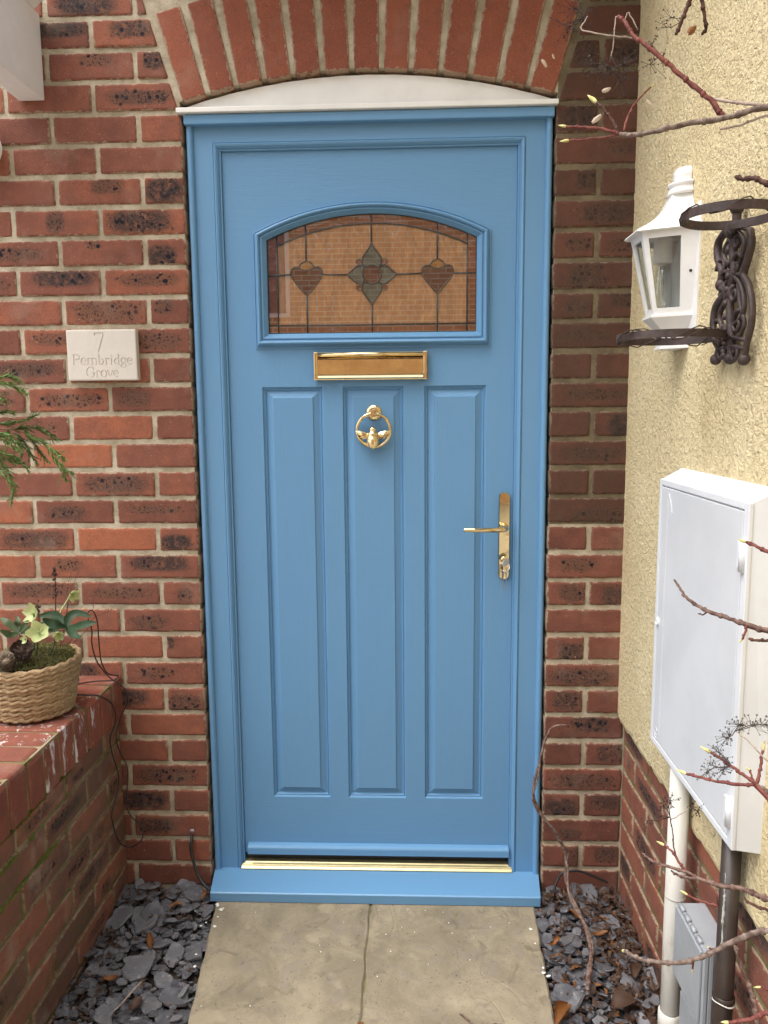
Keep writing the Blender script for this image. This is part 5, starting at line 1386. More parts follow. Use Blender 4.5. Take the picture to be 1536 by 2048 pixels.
# ------------------------------------------------------------------ half lantern on the render
lan = empty('wall_lantern', (0.628, -0.385, 1.427))
tag(lan, 'white half lantern lamp with clear panes on the cream wall', 'wall lamp')
LC = -0.385
def hexloop(d, h, w, z):
    """points on the plan out from the wall: wall near, corner near, corner far, wall far"""
    return [(0.6275, LC - w, z), (0.6275 - d, LC - h, z), (0.6275 - d, LC + h, z), (0.6275, LC + w, z)]
def stack(loops):
    mb = MB(); n = 4; vs, fs = [], []
    for l in loops: vs += l
    for j in range(len(loops) - 1):
        for i in range(3): fs.append((j * n + i, j * n + i + 1, (j + 1) * n + i + 1, (j + 1) * n + i))
    fs.append((0, 1, 2, 3)); fs.append(tuple((len(loops) - 1) * n + i for i in (3, 2, 1, 0)))
    mb.add(vs, fs); return mb
stack([hexloop(.106, .044, .094, 1.6520), hexloop(.110, .046, .097, 1.6545), hexloop(.108, .045, .096, 1.6580), hexloop(.082, .034, .076, 1.6720), hexloop(.062, .026, .060, 1.6860), hexloop(.047, .020, .046, 1.7020), hexloop(.038, .016, .036, 1.7180), hexloop(.034, .0145, .032, 1.7300)]).obj('roof', M_white_lamp, lan)
mb = MB()
mb.lathe((0.6270, LC, 1.7300), [(0.0001, 0.0), (0.038, 0.0), (0.0400, 0.003), (0.036, 0.007), (0.033, 0.016), (0.0375, 0.019), (0.0365, 0.023), (0.0265, 0.026), (0.0250, 0.029), (0.0275, 0.035), (0.0265, 0.046), (0.020, 0.053), (0.0001, 0.057)], 18, 'z', math.pi / 2, 3 * math.pi / 2)
mb.obj('finial', M_white_lamp, lan)
top_l, bot_l = hexloop(.098, .040, .086, 1.6520), hexloop(.066, .027, .060, 1.4950)
mb = MB()
def lerp(a, b, t): return tuple(p + (q - p) * t for p, q in zip(a, b))
PANES = []
for i in range(3):
    a, b, c, d = [Vector(v) for v in (top_l[i], top_l[i + 1], bot_l[i + 1], bot_l[i])]
    fu, fv = (0.16, 0.075) if i != 1 else (0.17, 0.075)
    P = lambda u, v: a.lerp(b, u).lerp(d.lerp(c, u), v)
    o_ = [P(0, 0), P(1, 0), P(1, 1), P(0, 1)]
    u0, u1 = (0.33, 0.90) if i == 0 else ((0.10, 0.67) if i == 2 else (fu, 1 - fu))   # broad solid strips next to the wall
    i_ = [P(u0, fv), P(u1, fv), P(u1, 1 - fv), P(u0, 1 - fv)]
    nrm = (b - a).cross(d - a).normalized()
    cen = Vector((0.6275, LC, 1.57))
    if (P(.5, .5) - cen).dot(nrm) < 0: nrm = -nrm
    back = [v - nrm * 0.006 for v in i_]
    mb.add(o_ + i_ + back, [(0, 1, 5, 4), (1, 2, 6, 5), (2, 3, 7, 6), (3, 0, 4, 7), (4, 5, 9, 8), (5, 6, 10, 9), (6, 7, 11, 10), (7, 4, 8, 11)])
    PANES.append([v - nrm * 0.004 for v in i_])
mb.obj('casing', M_white_lamp, lan)
for p in PANES:
    mb = MB(); mb.add(p, [(0, 1, 2, 3)]); mb.obj('pane', M_lamp_pane, lan)
stack([hexloop(.066, .027, .060, 1.4950), hexloop(.072, .030, .066, 1.4935), hexloop(.072, .030, .066, 1.4890), hexloop(.050, .021, .046, 1.4680), hexloop(.045, .019, .042, 1.4620), hexloop(.047, .020, .044, 1.4580), hexloop(.046, .019, .043, 1.4320), hexloop(.049, .020, .046, 1.4300), hexloop(.049, .020, .046, 1.4270)]).obj('base', M_white_lamp, lan)
mb = MB(); mb.box(0.6255, 0.6290, LC - 0.088, LC + 0.088, 1.44, 1.70); mb.obj('back_plate', M_white_lamp, lan)
mb = MB(); mb.lathe((0.585, LC, 1.600), [(0.019, 0.048), (0.019, 0.0), (0.016, -0.002), (0.0001, -0.002)], 20, 'z'); mb.obj('lamp_holder', M_white_lamp, lan)
mb = MB(); mb.lathe((0.585, LC, 1.510), [(0.0001, 0.0), (0.012, 0.003), (0.017, 0.014), (0.018, 0.028), (0.0165, 0.05), (0.0135, 0.075), (0.0125, 0.088)], 20, 'z'); b_ = mb.obj('bulb', M_bulb, lan)
mb = MB(); mb.tube([(0.585, LC, 1.595), (0.585, LC, 1.565)], 0.0045, 0.003, n=8); mb.tube([(0.583, LC, 1.565), (0.581, LC - .003, 1.545), (0.587, LC, 1.535), (0.588, LC, 1.565)], 0.0006, n=5); mb.obj('filament', M_steel, b_)

_a, _b = Vector(top_l[0]).lerp(Vector(bot_l[0]), .50), Vector(top_l[1]).lerp(Vector(bot_l[1]), .50)
mb = MB(); mb.ball(_a.lerp(_b, .12), .0030, 8); mb.obj('screw_hole', M_black, lan)

# ------------------------------------------------------------------ cast iron pot holder with two swinging rings
ih = empty('pot_holder', (0.62, -0.66, 1.37))
tag(ih, 'brown cast iron pot holder with scrolled plate and two empty rings', 'pot holder')
mb = MB()
for i, l in enumerate(PLATE):
    mb.tube(smooth_path(l, 4), 0.0074 if i < 3 else 0.0050, 0.0066 if i < 3 else 0.0045, n=8, flat=0.8)
for l in PLATE[:3]: mb.ball(l[-1], 0.0100, 10)
mb.ball(PLATE[2][0], 0.0125, 10); mb.ball(PLATE[0][4], 0.0105, 8)
mb.ball((0.612, -0.662, 1.5000), 0.013, 8, .7, 1.3, 1.0); mb.ball((0.612, -0.668, 1.4250), 0.012, 8, .7, 1.2, 1.4)
def curl(y, z, r, s, a0):
    mb.tube([(0.6105, y + s * r * (1 - i / 20) * math.cos(a0 + i * .42), z + r * (1 - i / 20) * math.sin(a0 + i * .42)) for i in range(18)], .0050, .0034, n=7, flat=.8)
for y, z, r, s_, a in ((-.628, 1.545, .020, 1, 0), (-.690, 1.540, .022, -1, .4), (-.635, 1.505, .015, 1, 2), (-.688, 1.495, .016, -1, 2), (-.625, 1.440, .021, 1, 1), (-.705, 1.445, .022, -1, 1), (-.640, 1.405, .016, 1, 3), (-.700, 1.400, .018, -1, 3), (-.655, 1.575, .014, 1, 1.5), (-.690, 1.578, .012, -1, 1.5)):
    curl(y, z, r, s_, a)
for i in range(9): mb.ball((0.606, -.664 - .003 * math.sin(i * 1.3), 1.395 + i * .022), .0062, 6, .7, 1.3, 1)
mb.obj('scroll_plate', M_iron, ih)
def ring(cx, cy, z, r, arm, name):
    mb = MB(); n = 44; vs, fs = [], []
    for i in range(n):
        q = 2 * math.pi * i / n
        for rr, zz in ((r - 0.002, -.0065), (r + 0.002, -.0065), (r + 0.002, .0065), (r - 0.002, .0065)):
            vs.append((cx + rr * math.cos(q), cy + rr * math.sin(q), z + zz))
    for i in range(n):
        for j in range(4): fs.append((i * 4 + j, i * 4 + (j + 1) % 4, ((i + 1) % n) * 4 + (j + 1) % 4, ((i + 1) % n) * 4 + j))
    mb.add(vs, fs)
    mb.tube(arm, 0.0075, 0.006, n=8)
    mb.ball(arm[0], 0.0115, 8)
    return mb.obj(name, M_iron, ih)
ring(0.552, -0.800, 1.594, 0.067, [(0.606, -0.672, 1.598), (0.598, -0.70, 1.596), (0.585, -0.742, 1.594)], 'ring')
ring(0.519, -0.652, 1.4280, 0.087, [(0.606, -0.640, 1.424), (0.597, -0.644, 1.427)], 'ring')
def vine(cx, cy, z, r, a0, a1, seed):
    g = rnd(seed); pts = []
    n = int((a1 - a0) / 0.16)
    for i in range(n + 1):
        q = a0 + (a1 - a0) * i / n
        pts.append((cx + (r + 0.006 * math.cos(q * 5 + seed)) * math.cos(q), cy + (r + 0.006 * math.cos(q * 5 + seed)) * math.sin(q), z + 0.010 * math.sin(q * 5 + seed) + g.uniform(-.002, .002)))
    mb = MB(); mb.tube(pts, 0.0013, 0.0009, n=5); mb.obj('vine_tendril', M_wire, ih)
vine(0.519, -0.652, 1.428, 0.087, 0.2, 6.0, 1); vine(0.519, -0.652, 1.428, 0.087, 2.6, 6.9, 2); vine(0.552, -0.80, 1.594, 0.067, 2.4, 5.6, 3)

# ------------------------------------------------------------------ white meter box
mt = empty('meter_box', (0.605, -0.64, 0.60))
tag(mt, 'white plastic meter box with hinged door on the cream wall', 'meter box')
BX, BY0, BY1, BZ0, BZ1 = 0.583, -0.8520, -0.4300, 0.603, 1.1640
mb = MB()
mb.add([(BX + .004, BY0, BZ0), (BX + .004, BY1, BZ0), (BX + .004, BY1, BZ1), (BX + .004, BY0, BZ1), (0.630, BY0 - .004, BZ0 - .004), (0.630, BY1 + .004, BZ0 - .004), (0.630, BY1 + .008, BZ1 + .022), (0.630, BY0 - .008, BZ1 + .022)],
       [(0, 1, 2, 3), (0, 4, 5, 1), (1, 5, 6, 2), (2, 6, 7, 3), (3, 7, 4, 0)])
mb.obj('case', M_meter_edge, mt)
mb = MB()
mb.box(BX - .001, BX + .006, BY0 - .002, BY0 + .016, BZ0, BZ1, .0015); mb.box(BX - .001, BX + .006, BY1 - .012, BY1 + .002, BZ0, BZ1, .0015)
mb.box(BX - .0012, BX + .006, BY0 + .0165, BY1 - .0125, BZ1 - .012, BZ1, .0015); mb.box(BX - .0012, BX + .006, BY0 + .0165, BY1 - .0125, BZ0, BZ0 + .012, .0015)
mb.obj('door_frame', M_meter_edge, mt)
mb = MB(); mb.box(BX - .0008, BX + .005, BY0 + .0185, BY1 - .0140, BZ0 + .0140, BZ1 - .0145, .002)
mb.box(BX - .0016, BX + .001, BY1 - .052, BY1 - .0500, BZ0 + .03, BZ1 - .03)
dr = mb.obj('door', M_meter, mt)
for z in (1.090, 0.672):
    mb = MB(); mb.tube([(BX - .002, BY0 + .010, z - .034), (BX - .002, BY0 + .010, z + .016)], 0.0062, n=12); mb.box(BX - .0045, BX + .001, BY0 + .009, BY0 + .028, z - .030, z + .012, .001)
    mb.obj('hinge', M_meter_edge, mt)
mb = MB()
mb.lathe((BX - .0005, BY1 - .020, 0.868), [(0.0001, -.002), (.005, -.002), (.0062, -.0045), (.0080, -.0045), (.0092, 0)], 20, 'x', smooth=True)
mb.obj('lock', M_meter_edge, dr)
mb = MB(); mb.tube([(BX - .001, BY1 - .034 - .009 * math.cos(q), .632 + .011 * math.sin(q)) for q in [0.6 + i * .33 for i in range(15)]], 0.0008, n=5); mb.box(BX - .0016, BX, BY1 - .038, BY1 - .030, .628, .6295); mb.obj('moulded_mark', M_meter_edge, dr)

mb = MB(); mb.tube(smooth_path([(BX - .0012, -0.490, 1.140), (BX - .0012, -0.497, 1.128), (BX - .0012, -0.503, 1.118), (BX - .0012, -0.512, 1.100)], 3), .0009, .0005, n=4); mb.obj('scratch', M_meter_edge, dr)

# ------------------------------------------------------------------ pipes and the grey flap box
def pipe(name, x, y, r, z0, z1, mat, label, cat, collars):
    p = empty(name, (x, y, z0)); tag(p, label, cat)
    mb = MB(); mb.tube([(x, y, z0), (x, y + .002, (z0 + z1) / 2), (x, y, z1)], r, n=24); mb.obj('tube', mat, p)
    for zc, h, dr_ in collars:
        mb = MB(); mb.lathe((x, y, zc), [(r, -h), (r + dr_, -h + .002), (r + dr_, h - .002), (r, h)], 24); mb.obj('collar', mat, p)
    return p
pipe('white_pipe', 0.604, -0.556, 0.0195, -0.12, 0.602, M_pipe, 'off white vertical pipe below the meter box', 'pipe', [(0.045, .022, .004), (0.325, .001, .0008)])
bpipe = pipe('brown_pipe', 0.604, -0.806, 0.0160, -0.12, 0.598, M_brown_pipe, 'brown vertical pipe under the near end of the meter box', 'pipe', [(0.455 - .23, .020, .0022), (0.305, .006, .0020)])
mb = MB(); mb.tube(smooth_path([(0.604, -0.806, 0.262), (0.612, -0.835, 0.262), (0.630, -0.850, 0.262), (0.650, -0.852, 0.262)], 4), 0.013, n=14); mb.obj('elbow', M_brown_pipe, bpipe)
for z in (0.300, 0.214):
    mb = MB(); mb.tube([(0.604 + .0172 * math.cos(q), -0.806 + .0172 * math.sin(q), z + .003 * math.sin(q * 2)) for q in [i * .3 for i in range(22)]], 0.0016, n=5); mb.obj('paint_ring', M_white, bpipe)
mb = MB(); g = rnd(8)
for z0_, z1_, r_ in ((.405, .452, .0022), (.448, .500, .0030), (.496, .540, .0017)):
    mb.tube([(0.604 - .0118 + g.uniform(-.0006, .0006), -0.806 - .0098 + g.uniform(-.0012, .0012), z0_ + (z1_ - z0_) * i / 9) for i in range(10)], r_, r_ * .5, n=7, lump=.45, seed=int(z0_ * 999))
mb.obj('paint_drip', plain('lime_streak', (.50, .53, .47), .8, 0, 90, .2), bpipe)['kind'] = 'stuff'
gx = empty('grey_box', (0.61, -0.68, 0.19))
tag(gx, 'grey plastic flap box standing between the two pipes', 'box')
mb = MB(); mb.box(0.592, 0.646, -0.7450, -0.6050, 0.195, 0.343, .003); mb.obj('case', M_grey, gx)
mb = MB(); mb.box(0.5865, 0.5915, -0.7400, -0.6080, 0.199, 0.339, .0015); mb.obj('flap', M_grey, gx)
mb = MB(); mb.box(0.5920, 0.5990, -0.7490, -0.7455, 0.197, 0.341, .001); mb.box(0.6010, 0.6080, -0.7490, -0.7455, 0.197, 0.341, .001); mb.obj('edge_rib', M_grey, gx)
for i in range(4):
    mb = MB(); y = -0.725 + i * 0.030; mb.tube([(0.594, y, 0.3455), (0.594, y + .018, 0.3455)], 0.0042, n=10); mb.obj('hinge_knuckle', M_grey, gx)
mb = MB(); mb.box(0.606, 0.646, -0.700, -0.600, 0.040, 0.150, .003)
tag(mb.obj('lower_grey_box', M_grey), 'small grey cover low on the plinth below the flap box', 'box')

# ------------------------------------------------------------------ porch beam, board and globe lamp at the upper left
bm_ = empty('porch_beam', (-0.88, -0.6, 2.087))
tag(bm_, 'white painted porch beam reaching out from the wall at upper left', 'beam')
mb = MB(); mb.box(-0.9130, -0.8480, -1.30, -0.004, 2.0870, 2.2880, .004); mb.obj('beam', M_white_beam, bm_)
mb = MB()
mb.prism([(-0.850, 2.2890), (-0.815, 2.318), (-0.822, 2.330), (-0.860, 2.305), (-0.9, 2.2890)], -1.30, -0.03, lambda u, v, d: (u, d, v)); mb.obj('cover_board', M_white_beam, bm_)
gl = empty('globe_lamp', (-1.02, -0.06, 1.93))
tag(gl, 'round white globe lamp on the brick wall at the left edge', 'wall lamp')
mb = MB(); mb.ball((-1.020, -0.055, 1.978), 0.062, 20); mb.obj('globe', M_globe, gl)
mb = MB(); mb.lathe((-1.020, 0.0, 1.978), [(.030, -.012), (.048, -.010), (.052, 0)], 24, 'y'); mb.obj('base', M_white_lamp, gl)

# ------------------------------------------------------------------ basket of hellebore on the low wall
BCX, BCY, BZB, BZT = -0.850, -0.262, 0.586, 0.727
bk = empty('basket', (BCX, BCY, BZB))
tag(bk, 'round woven rope basket planter on the brick coping', 'basket')
mb = MB()
NC = 13
vs, fs = [], []
nseg, nr = 150, 8
turns = NC
total = nseg * turns
for i in range(total + 1):
    t = i / total
    q = 2 * math.pi * turns * t + 1.0
    R_ = 0.083 + (0.1085 - 0.083) * (t ** 0.8) + 0.0012 * math.sin(q * 0.37)
    zc = BZB + 0.006 + (BZT - BZB - 0.012) * t + 0.0014 * math.sin(q * 1.7)
    for k in range(nr):
        a = 2 * math.pi * k / nr
        rr = 0.0066 * (1 + 0.27 * math.sin(2 * a - q * 22 * 1.0) )
        vs.append((BCX + (R_ + rr * math.cos(a)) * math.cos(q), BCY + (R_ + rr * math.cos(a)) * math.sin(q), zc + rr * 1.02 * math.sin(a)))
for i in range(total):
    for k in range(nr):
        fs.append((i * nr + k, i * nr + (k + 1) % nr, (i + 1) * nr + (k + 1) % nr, (i + 1) * nr + k))
mb.add(vs, fs, True)
mb.obj('rope_coil', M_rope, bk)
mb = MB(); mb.lathe((BCX, BCY, 0), [(0.0001, BZB + .003), (0.081, BZB + .003), (0.1035, BZT - .012)], 40); mb.obj('liner', M_soil, bk)
mb = MB()
g = rnd(3)
for i in range(60):
    q = g.uniform(0, 6.28); h = g.uniform(BZB + .01, BZT - .005); t = (h - BZB) / (BZT - BZB); rr = 0.083 + .0255 * t + .0078
    p = Vector((BCX + rr * math.cos(q), BCY + rr * math.sin(q), h)); d = Vector((-math.sin(q), math.cos(q), g.uniform(-.6, .6))) * g.uniform(.006, .016)
    mb.tube([p, p + d * .5 + Vector((math.cos(q), math.sin(q), 0)) * .0015, p + d + Vector((math.cos(q), math.sin(q), 0)) * .003], 0.0006, .0003, n=4)
fr = mb.obj('loose_fibre', M_rope, bk); fr['kind'] = 'stuff'
# soil and moss filling
mb = MB(); mb.lathe((BCX, BCY, BZT - .020), [(0.102, 0.006), (0.08, .014), (0.04, .021), (0.0001, .024)], 30); mb.obj('soil', M_soil, bk)
mb = MB(); g = rnd(14)
for i in range(1500):
    q, rr = g.uniform(0, 6.28), 0.102 * math.sqrt(g.random())
    p = Vector((BCX + rr * math.cos(q), BCY + rr * math.sin(q), BZT - .004 + .016 * (1 - rr / .1)))
    d = Vector((g.gauss(0, 1), g.gauss(0, 1), abs(g.gauss(0, .9)))).normalized() * g.uniform(.006, .017)
    mb.tube([p, p + d * .6 + Vector((g.uniform(-.003, .003), g.uniform(-.003, .003), .003)), p + d], 0.0007, .0003, n=3, caps=False)
ms = mb.obj('moss', M_moss_dry, bk); ms['kind'] = 'stuff'

def leaf_mesh(mb, pts, wmax, fold=0.25, droop=0.0, tip=1.0, n=9, serr=0.0, seed=0):
    """a blade along a path; width peaks past the middle, folded along its midrib"""
    g = rnd(seed)
    p = smooth_path(pts, 4)
    m = len(p)
    vs, fs = [], []
    for i, c in enumerate(p):
        t = i / (m - 1)
        tan = (p[min(i + 1, m - 1)] - p[max(i - 1, 0)]).normalized()
        view = Vector((0.35, -0.75, 0.55))
        s = tan.cross(view)
        if s.length < 1e-4: s = Vector((1, 0, 0))
        s.normalize(); nv = s.cross(tan).normalized()
        w = wmax * 2.0 * (t ** 0.75) * ((1 - t) ** 0.85) * (1 + serr * g.uniform(-1, 1)) + 0.0005
        for k, u in enumerate((-1, -.5, 0, .5, 1)):
            vs.append(c + s * (u * w) + nv * (fold * w * (abs(u) - 0.3) + 0.06 * w * math.sin(t * 9 + k)))
    for i in range(m - 1):
        for k in range(4): fs.append((i * 5 + k, i * 5 + k + 1, (i + 1) * 5 + k + 1, (i + 1) * 5 + k))
    mb.add(vs, fs, True)

hel = empty('hellebore', (BCX, BCY, BZT - 0.01))
tag(hel, 'hellebore with dark green leaves and pale green flowers in the rope basket', 'plant')
for i, l in enumerate(HEL['leafA']):
    mb = MB(); leaf_mesh(mb, l, 0.0150 if i != 3 else 0.013, 0.42, seed=i, serr=.05); mb.obj('leaf', M_hel_leaf, hel)
for i, l in enumerate(HEL['leafA']):
    nd = Vector(l[0]); c2 = nd + Vector((-0.050, 0.035, -0.018))
    an = 0.5 + i * 0.15
    pts = [c2 + Vector(((p[0] - nd.x) * math.cos(an) - (p[2] - nd.z) * math.sin(an), (p[1] - nd.y) + .008 * k, (p[0] - nd.x) * math.sin(an) * .6 + (p[2] - nd.z) * math.cos(an))) * 1.0 for k, p in enumerate(l)]
    pts = [c2 + (p - c2) * .72 for p in pts]
    mb = MB(); leaf_mesh(mb, pts, 0.0105, 0.4, seed=i + 40, serr=.06); mb.obj('leaf', M_hel_leaf if i % 2 else M_hel_leaf2, hel)
for i, l in enumerate(HEL['leafB']):
    mb = MB(); leaf_mesh(mb, l, 0.012 if i < 3 else 0.010, 0.3, seed=i + 9, serr=.05); mb.obj('leaf', M_hel_leaf2, hel)
g = rnd(23)
def flower(c, r, face, name='flower'):
    mb = MB(); c = Vector(c); f = Vector(face).normalized()
    a = f.cross(Vector((0, 0, 1))).normalized(); b = f.cross(a)
    for k in range(5):
        q = 2 * math.pi * k / 5 + g.uniform(-.15, .15)
        d = (a * math.cos(q) + b * math.sin(q)); s = (a * -math.sin(q) + b * math.cos(q))
        rows = 5
        vs, fs = [], []
        for i in range(rows + 1):
            t = i / rows
            w = r * 0.50 * math.sin(math.pi * (0.10 + 0.84 * t)) ** 0.9
            cup = -r * 0.30 + r * 0.85 * t * t
            for u in (-1, -.5, 0, .5, 1):
                vs.append(c + d * (r * t) + s * (u * w) + f * (cup * 0.8 + 0.16 * r * u * u + .03 * r * math.sin(k + u * 4 + t * 5)))
        for i in range(rows):
            for j in range(4): fs.append((i * 5 + j, i * 5 + j + 1, (i + 1) * 5 + j + 1, (i + 1) * 5 + j))
        mb.add(vs, fs, True)
    for k in range(12):
        d = (f + Vector((g.uniform(-.6, .6), g.uniform(-.6, .6), g.uniform(-.6, .6)))).normalized()
        mb.tube([c - f * r * .2, c + d * r * .35], 0.0006, .0004, n=4); mb.ball(c + d * r * .36, .0010, 4)
    mb.obj(name, M_hel_flower, hel)
fl_ = HEL['flower']
flower(fl_[0], 0.0260, (0.25, -0.85, 0.45)); flower(fl_[1], 0.0250, (-0.3, -0.5, 0.2)); flower(fl_[2], 0.0165, (0.8, -0.5, -0.2)); flower(fl_[3], 0.011, (-0.5, -0.8, 0.1), 'flower_bud'); flower(fl_[4], 0.0135, (0.3, -0.9, -0.2), 'flower_bud')
for i, s in enumerate(HEL['stalk']):
    mb = MB(); p = smooth_path(s, 5)
    mb.tube(p, 0.0017 if i in (0, 1) else 0.0009, 0.0012 if i in (0, 1) else 0.0004, n=6)
    if i in (0, 6):
        gg = rnd(i)
        for k in range(60 if i == 0 else 16):
            t = gg.uniform(.55 if i == 0 else .3, 1.0); c = p[int(t * (len(p) - 1))]
            mb.ball(c + Vector((gg.gauss(0, .0028), gg.gauss(0, .0028), gg.gauss(0, .002))), gg.uniform(.0012, .0024), 5, 1, 1, 1.5)
    elif i > 3:
        gg = rnd(i)
        for k in range(5):
            c = p[-1] - (p[-1] - p[-4]) * gg.uniform(0, 1.6); mb.tube([c, c + Vector((gg.uniform(.002, .012), gg.uniform(-.004, .004), gg.uniform(.002, .012)))], .0007, .0003, n=4)
    mb.obj('flower_stalk' if i == 1 else 'dry_stalk', M_hel_flower if i == 1 else BARK[3], hel)
for n_ in (HEL['leafnode'][0], HEL['leafnode'][1], fl_[0], fl_[1], fl_[3]):
    mb = MB(); a = Vector(n_); b = Vector((BCX + (a.x - BCX) * .35, BCY + (a.y - BCY) * .3, BZT - .012))
    mb.tube(smooth_path([b, (a + b) / 2 + Vector((0, .004, .006)), a], 4), 0.0022, 0.0014, n=6); mb.obj('leaf_stem', M_hel_leaf2, hel)
def pine_cone(c, r, tilt, mat, label, seed):
    g = rnd(seed); mb = MB(); c = Vector(c)
    ax = Vector(tilt).normalized(); a = ax.cross(Vector((0.2, 1, 0.1))).normalized(); b = ax.cross(a)
    mb.ball(c, r * .7, 8)
    for i in range(75):
        t = i / 74; th = i * 2.39996
        rr = r * (0.30 + 0.78 * math.sin(math.pi * (0.10 + 0.78 * t))); h = (t - 0.5) * 2.3 * r
        d = a * math.cos(th) + b * math.sin(th); s = b * math.cos(th) - a * math.sin(th)
        o_ = c + ax * h + d * rr * 0.55; tipp = c + ax * (h + r * .30) + d * rr
        w = r * 0.26
        mb.add([o_ - s * w * .5, o_ + s * w * .5, tipp + s * w, tipp - s * w, tipp + ax * r * .10 + d * r * .05], [(0, 1, 2, 3), (3, 2, 4), (0, 3, 4), (1, 4, 2), (0, 4, 1)])
    tag(mb.obj('pine_cone', mat), label, 'pine cone')
pine_cone(HEL['cone'][0], 0.0225, (0.5, -0.3, 0.45), M_cone, 'brown pine cone lying on the moss in the basket', 1)
pine_cone(HEL['cone'][1], 0.0195, (-0.1, -0.4, 0.9), M_cone2, 'pale weathered pine cone at the basket rim', 2)

mb = MB()
mb.tube(smooth_path(WIRE1, 6), 0.0017, n=7); mb.tube(smooth_path(WIRE2, 6), 0.0017, n=7)
tag(mb.obj('string_light_wire', M_cable), 'thin black string light wire looping from the basket down the low wall', 'wire')
mb = MB(); mb.tube(smooth_path(CABLE_L, 5), 0.0042, n=9)
tag(mb.obj('black_cable', M_cable), 'black cable from a hole in the bricks to the sill left of the door', 'cable')
mb = MB(); mb.tube(smooth_path(CABLE_R, 5), 0.0034, n=9)
tag(mb.obj('thin_black_cable', M_cable), 'black cable along the foot of the wall right of the door', 'cable')
# crumbled edge of the hole where the cable enters
mb = MB(); g = rnd(61)
hc = Vector((-0.5565, 0, 0.126))
for i in range(42):
    q = g.uniform(0, 6.28); rr = g.uniform(.004, .024)
    mb.ball((hc.x + rr * 1.5 * math.cos(q), -.0005, hc.z + .006 + rr * .6 * math.sin(q)), g.uniform(.0012, .0034), 5, 1.3, .5, 1)
crumb = mb.obj('broken_edge', plain('raw_brick', (0.36, 0.10, 0.045), 0.9, 0, 80, .2), house); crumb['kind'] = 'stuff'
mb = MB(); mb.ball((hc.x, -.001, hc.z + .003), .006, 8, 1.2, .5, .9); mb.obj('sealant', M_grey, house)

# ------------------------------------------------------------------ conifer sprig reaching in from the left
con = empty('conifer_branch', (-1.05, -0.45, 1.15))
tag(con, 'green conifer branch hanging in from the left edge before the wall', 'branch')
g = rnd(41)
mbs, mbn, mbd = MB(), MB(), MB()
for i, l in enumerate(CONIFER):
    p = smooth_path(l, 8)
    mbs.tube(p, 0.0020 if i == 0 else 0.0011, 0.0006, n=5)
    L = sum((p[k + 1] - p[k]).length for k in range(len(p) - 1))
    cnt = int(L / 0.0006)
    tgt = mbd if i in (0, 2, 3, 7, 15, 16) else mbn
    for k in range(cnt):
        t = (k + g.random()) / cnt
        if i == 0 and t < .30: continue
        f = t * (len(p) - 1); a = int(min(f, len(p) - 2)); c = p[a].lerp(p[a + 1], f - a)
        tan = (p[a + 1] - p[a]).normalized()
        s = Vector((g.gauss(0, 1), g.gauss(0, 1), g.gauss(0, 1))); s = (s - tan * s.dot(tan)).normalized()
        ln = g.uniform(.007, .017) * (1.15 - .5 * t) * (1.5 if g.random() < .15 else 1)
        d = (tan * g.uniform(.75, 1.1) + s * g.uniform(.25, .55)).normalized()
        w = s.cross(tan) * g.uniform(.0006, .0010)
        q = c + d * ln; mmid = c + d * ln * .5 + s * .0008
        (mbn if g.random() < .25 else tgt).add([c - w, c + w, mmid + w * 1.2, mmid - w * 1.2, q], [(0, 1, 2, 3), (3, 2, 4)])
    # side shoots
    for k in range(int(L / 0.007)):
        t = g.uniform(.15, .95); f = t * (len(p) - 1); a = int(min(f, len(p) - 2)); c = p[a]
        tan = (p[a + 1] - p[a]).normalized()
        s = Vector((g.gauss(0, 1), g.gauss(0, .6), g.gauss(0, 1))); s = (s - tan * s.dot(tan)).normalized()
        ln = g.uniform(.015, .034) * (1.1 - .5 * t)
        e = c + (tan * .9 + s * .5) * ln
        mbs.tube([c, e], .0006, .0003, n=4)
        for j in range(int(ln / .0011)):
            u = (j + g.random()) / (ln / .0011); cc = c.lerp(e, u)
            ss = Vector((g.gauss(0, 1), g.gauss(0, 1), g.gauss(0, 1))).normalized()
            d = ((e - c).normalized() + ss * .45).normalized(); l2 = g.uniform(.004, .009) * (1.1 - .4 * u)
            w = ss.cross(d).normalized() * .0008
            tgt.add([cc - w, cc + w, cc + d * l2], [(0, 1, 2)])
c0 = Vector(CONIFER[0][0])
mbs.tube(smooth_path([(-1.32, -0.62, -0.12), (-1.33, -0.60, 0.55), (-1.28, -0.57, 0.95), c0.lerp(Vector((-1.28, -0.57, 0.95)), .4) + Vector((0, 0, .03)), c0], 5), .014, .0022, n=8, lump=.1)
mbs.obj('stem', bark_material('conifer_bark', (0.14, 0.06, 0.035, 1), (0.26, 0.13, 0.08, 1)), con)
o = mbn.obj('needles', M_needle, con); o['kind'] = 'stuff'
o = mbd.obj('dark_needles', M_needle_d, con); o.name = 'needles'; o['kind'] = 'stuff'  # darker green needles of some shoots

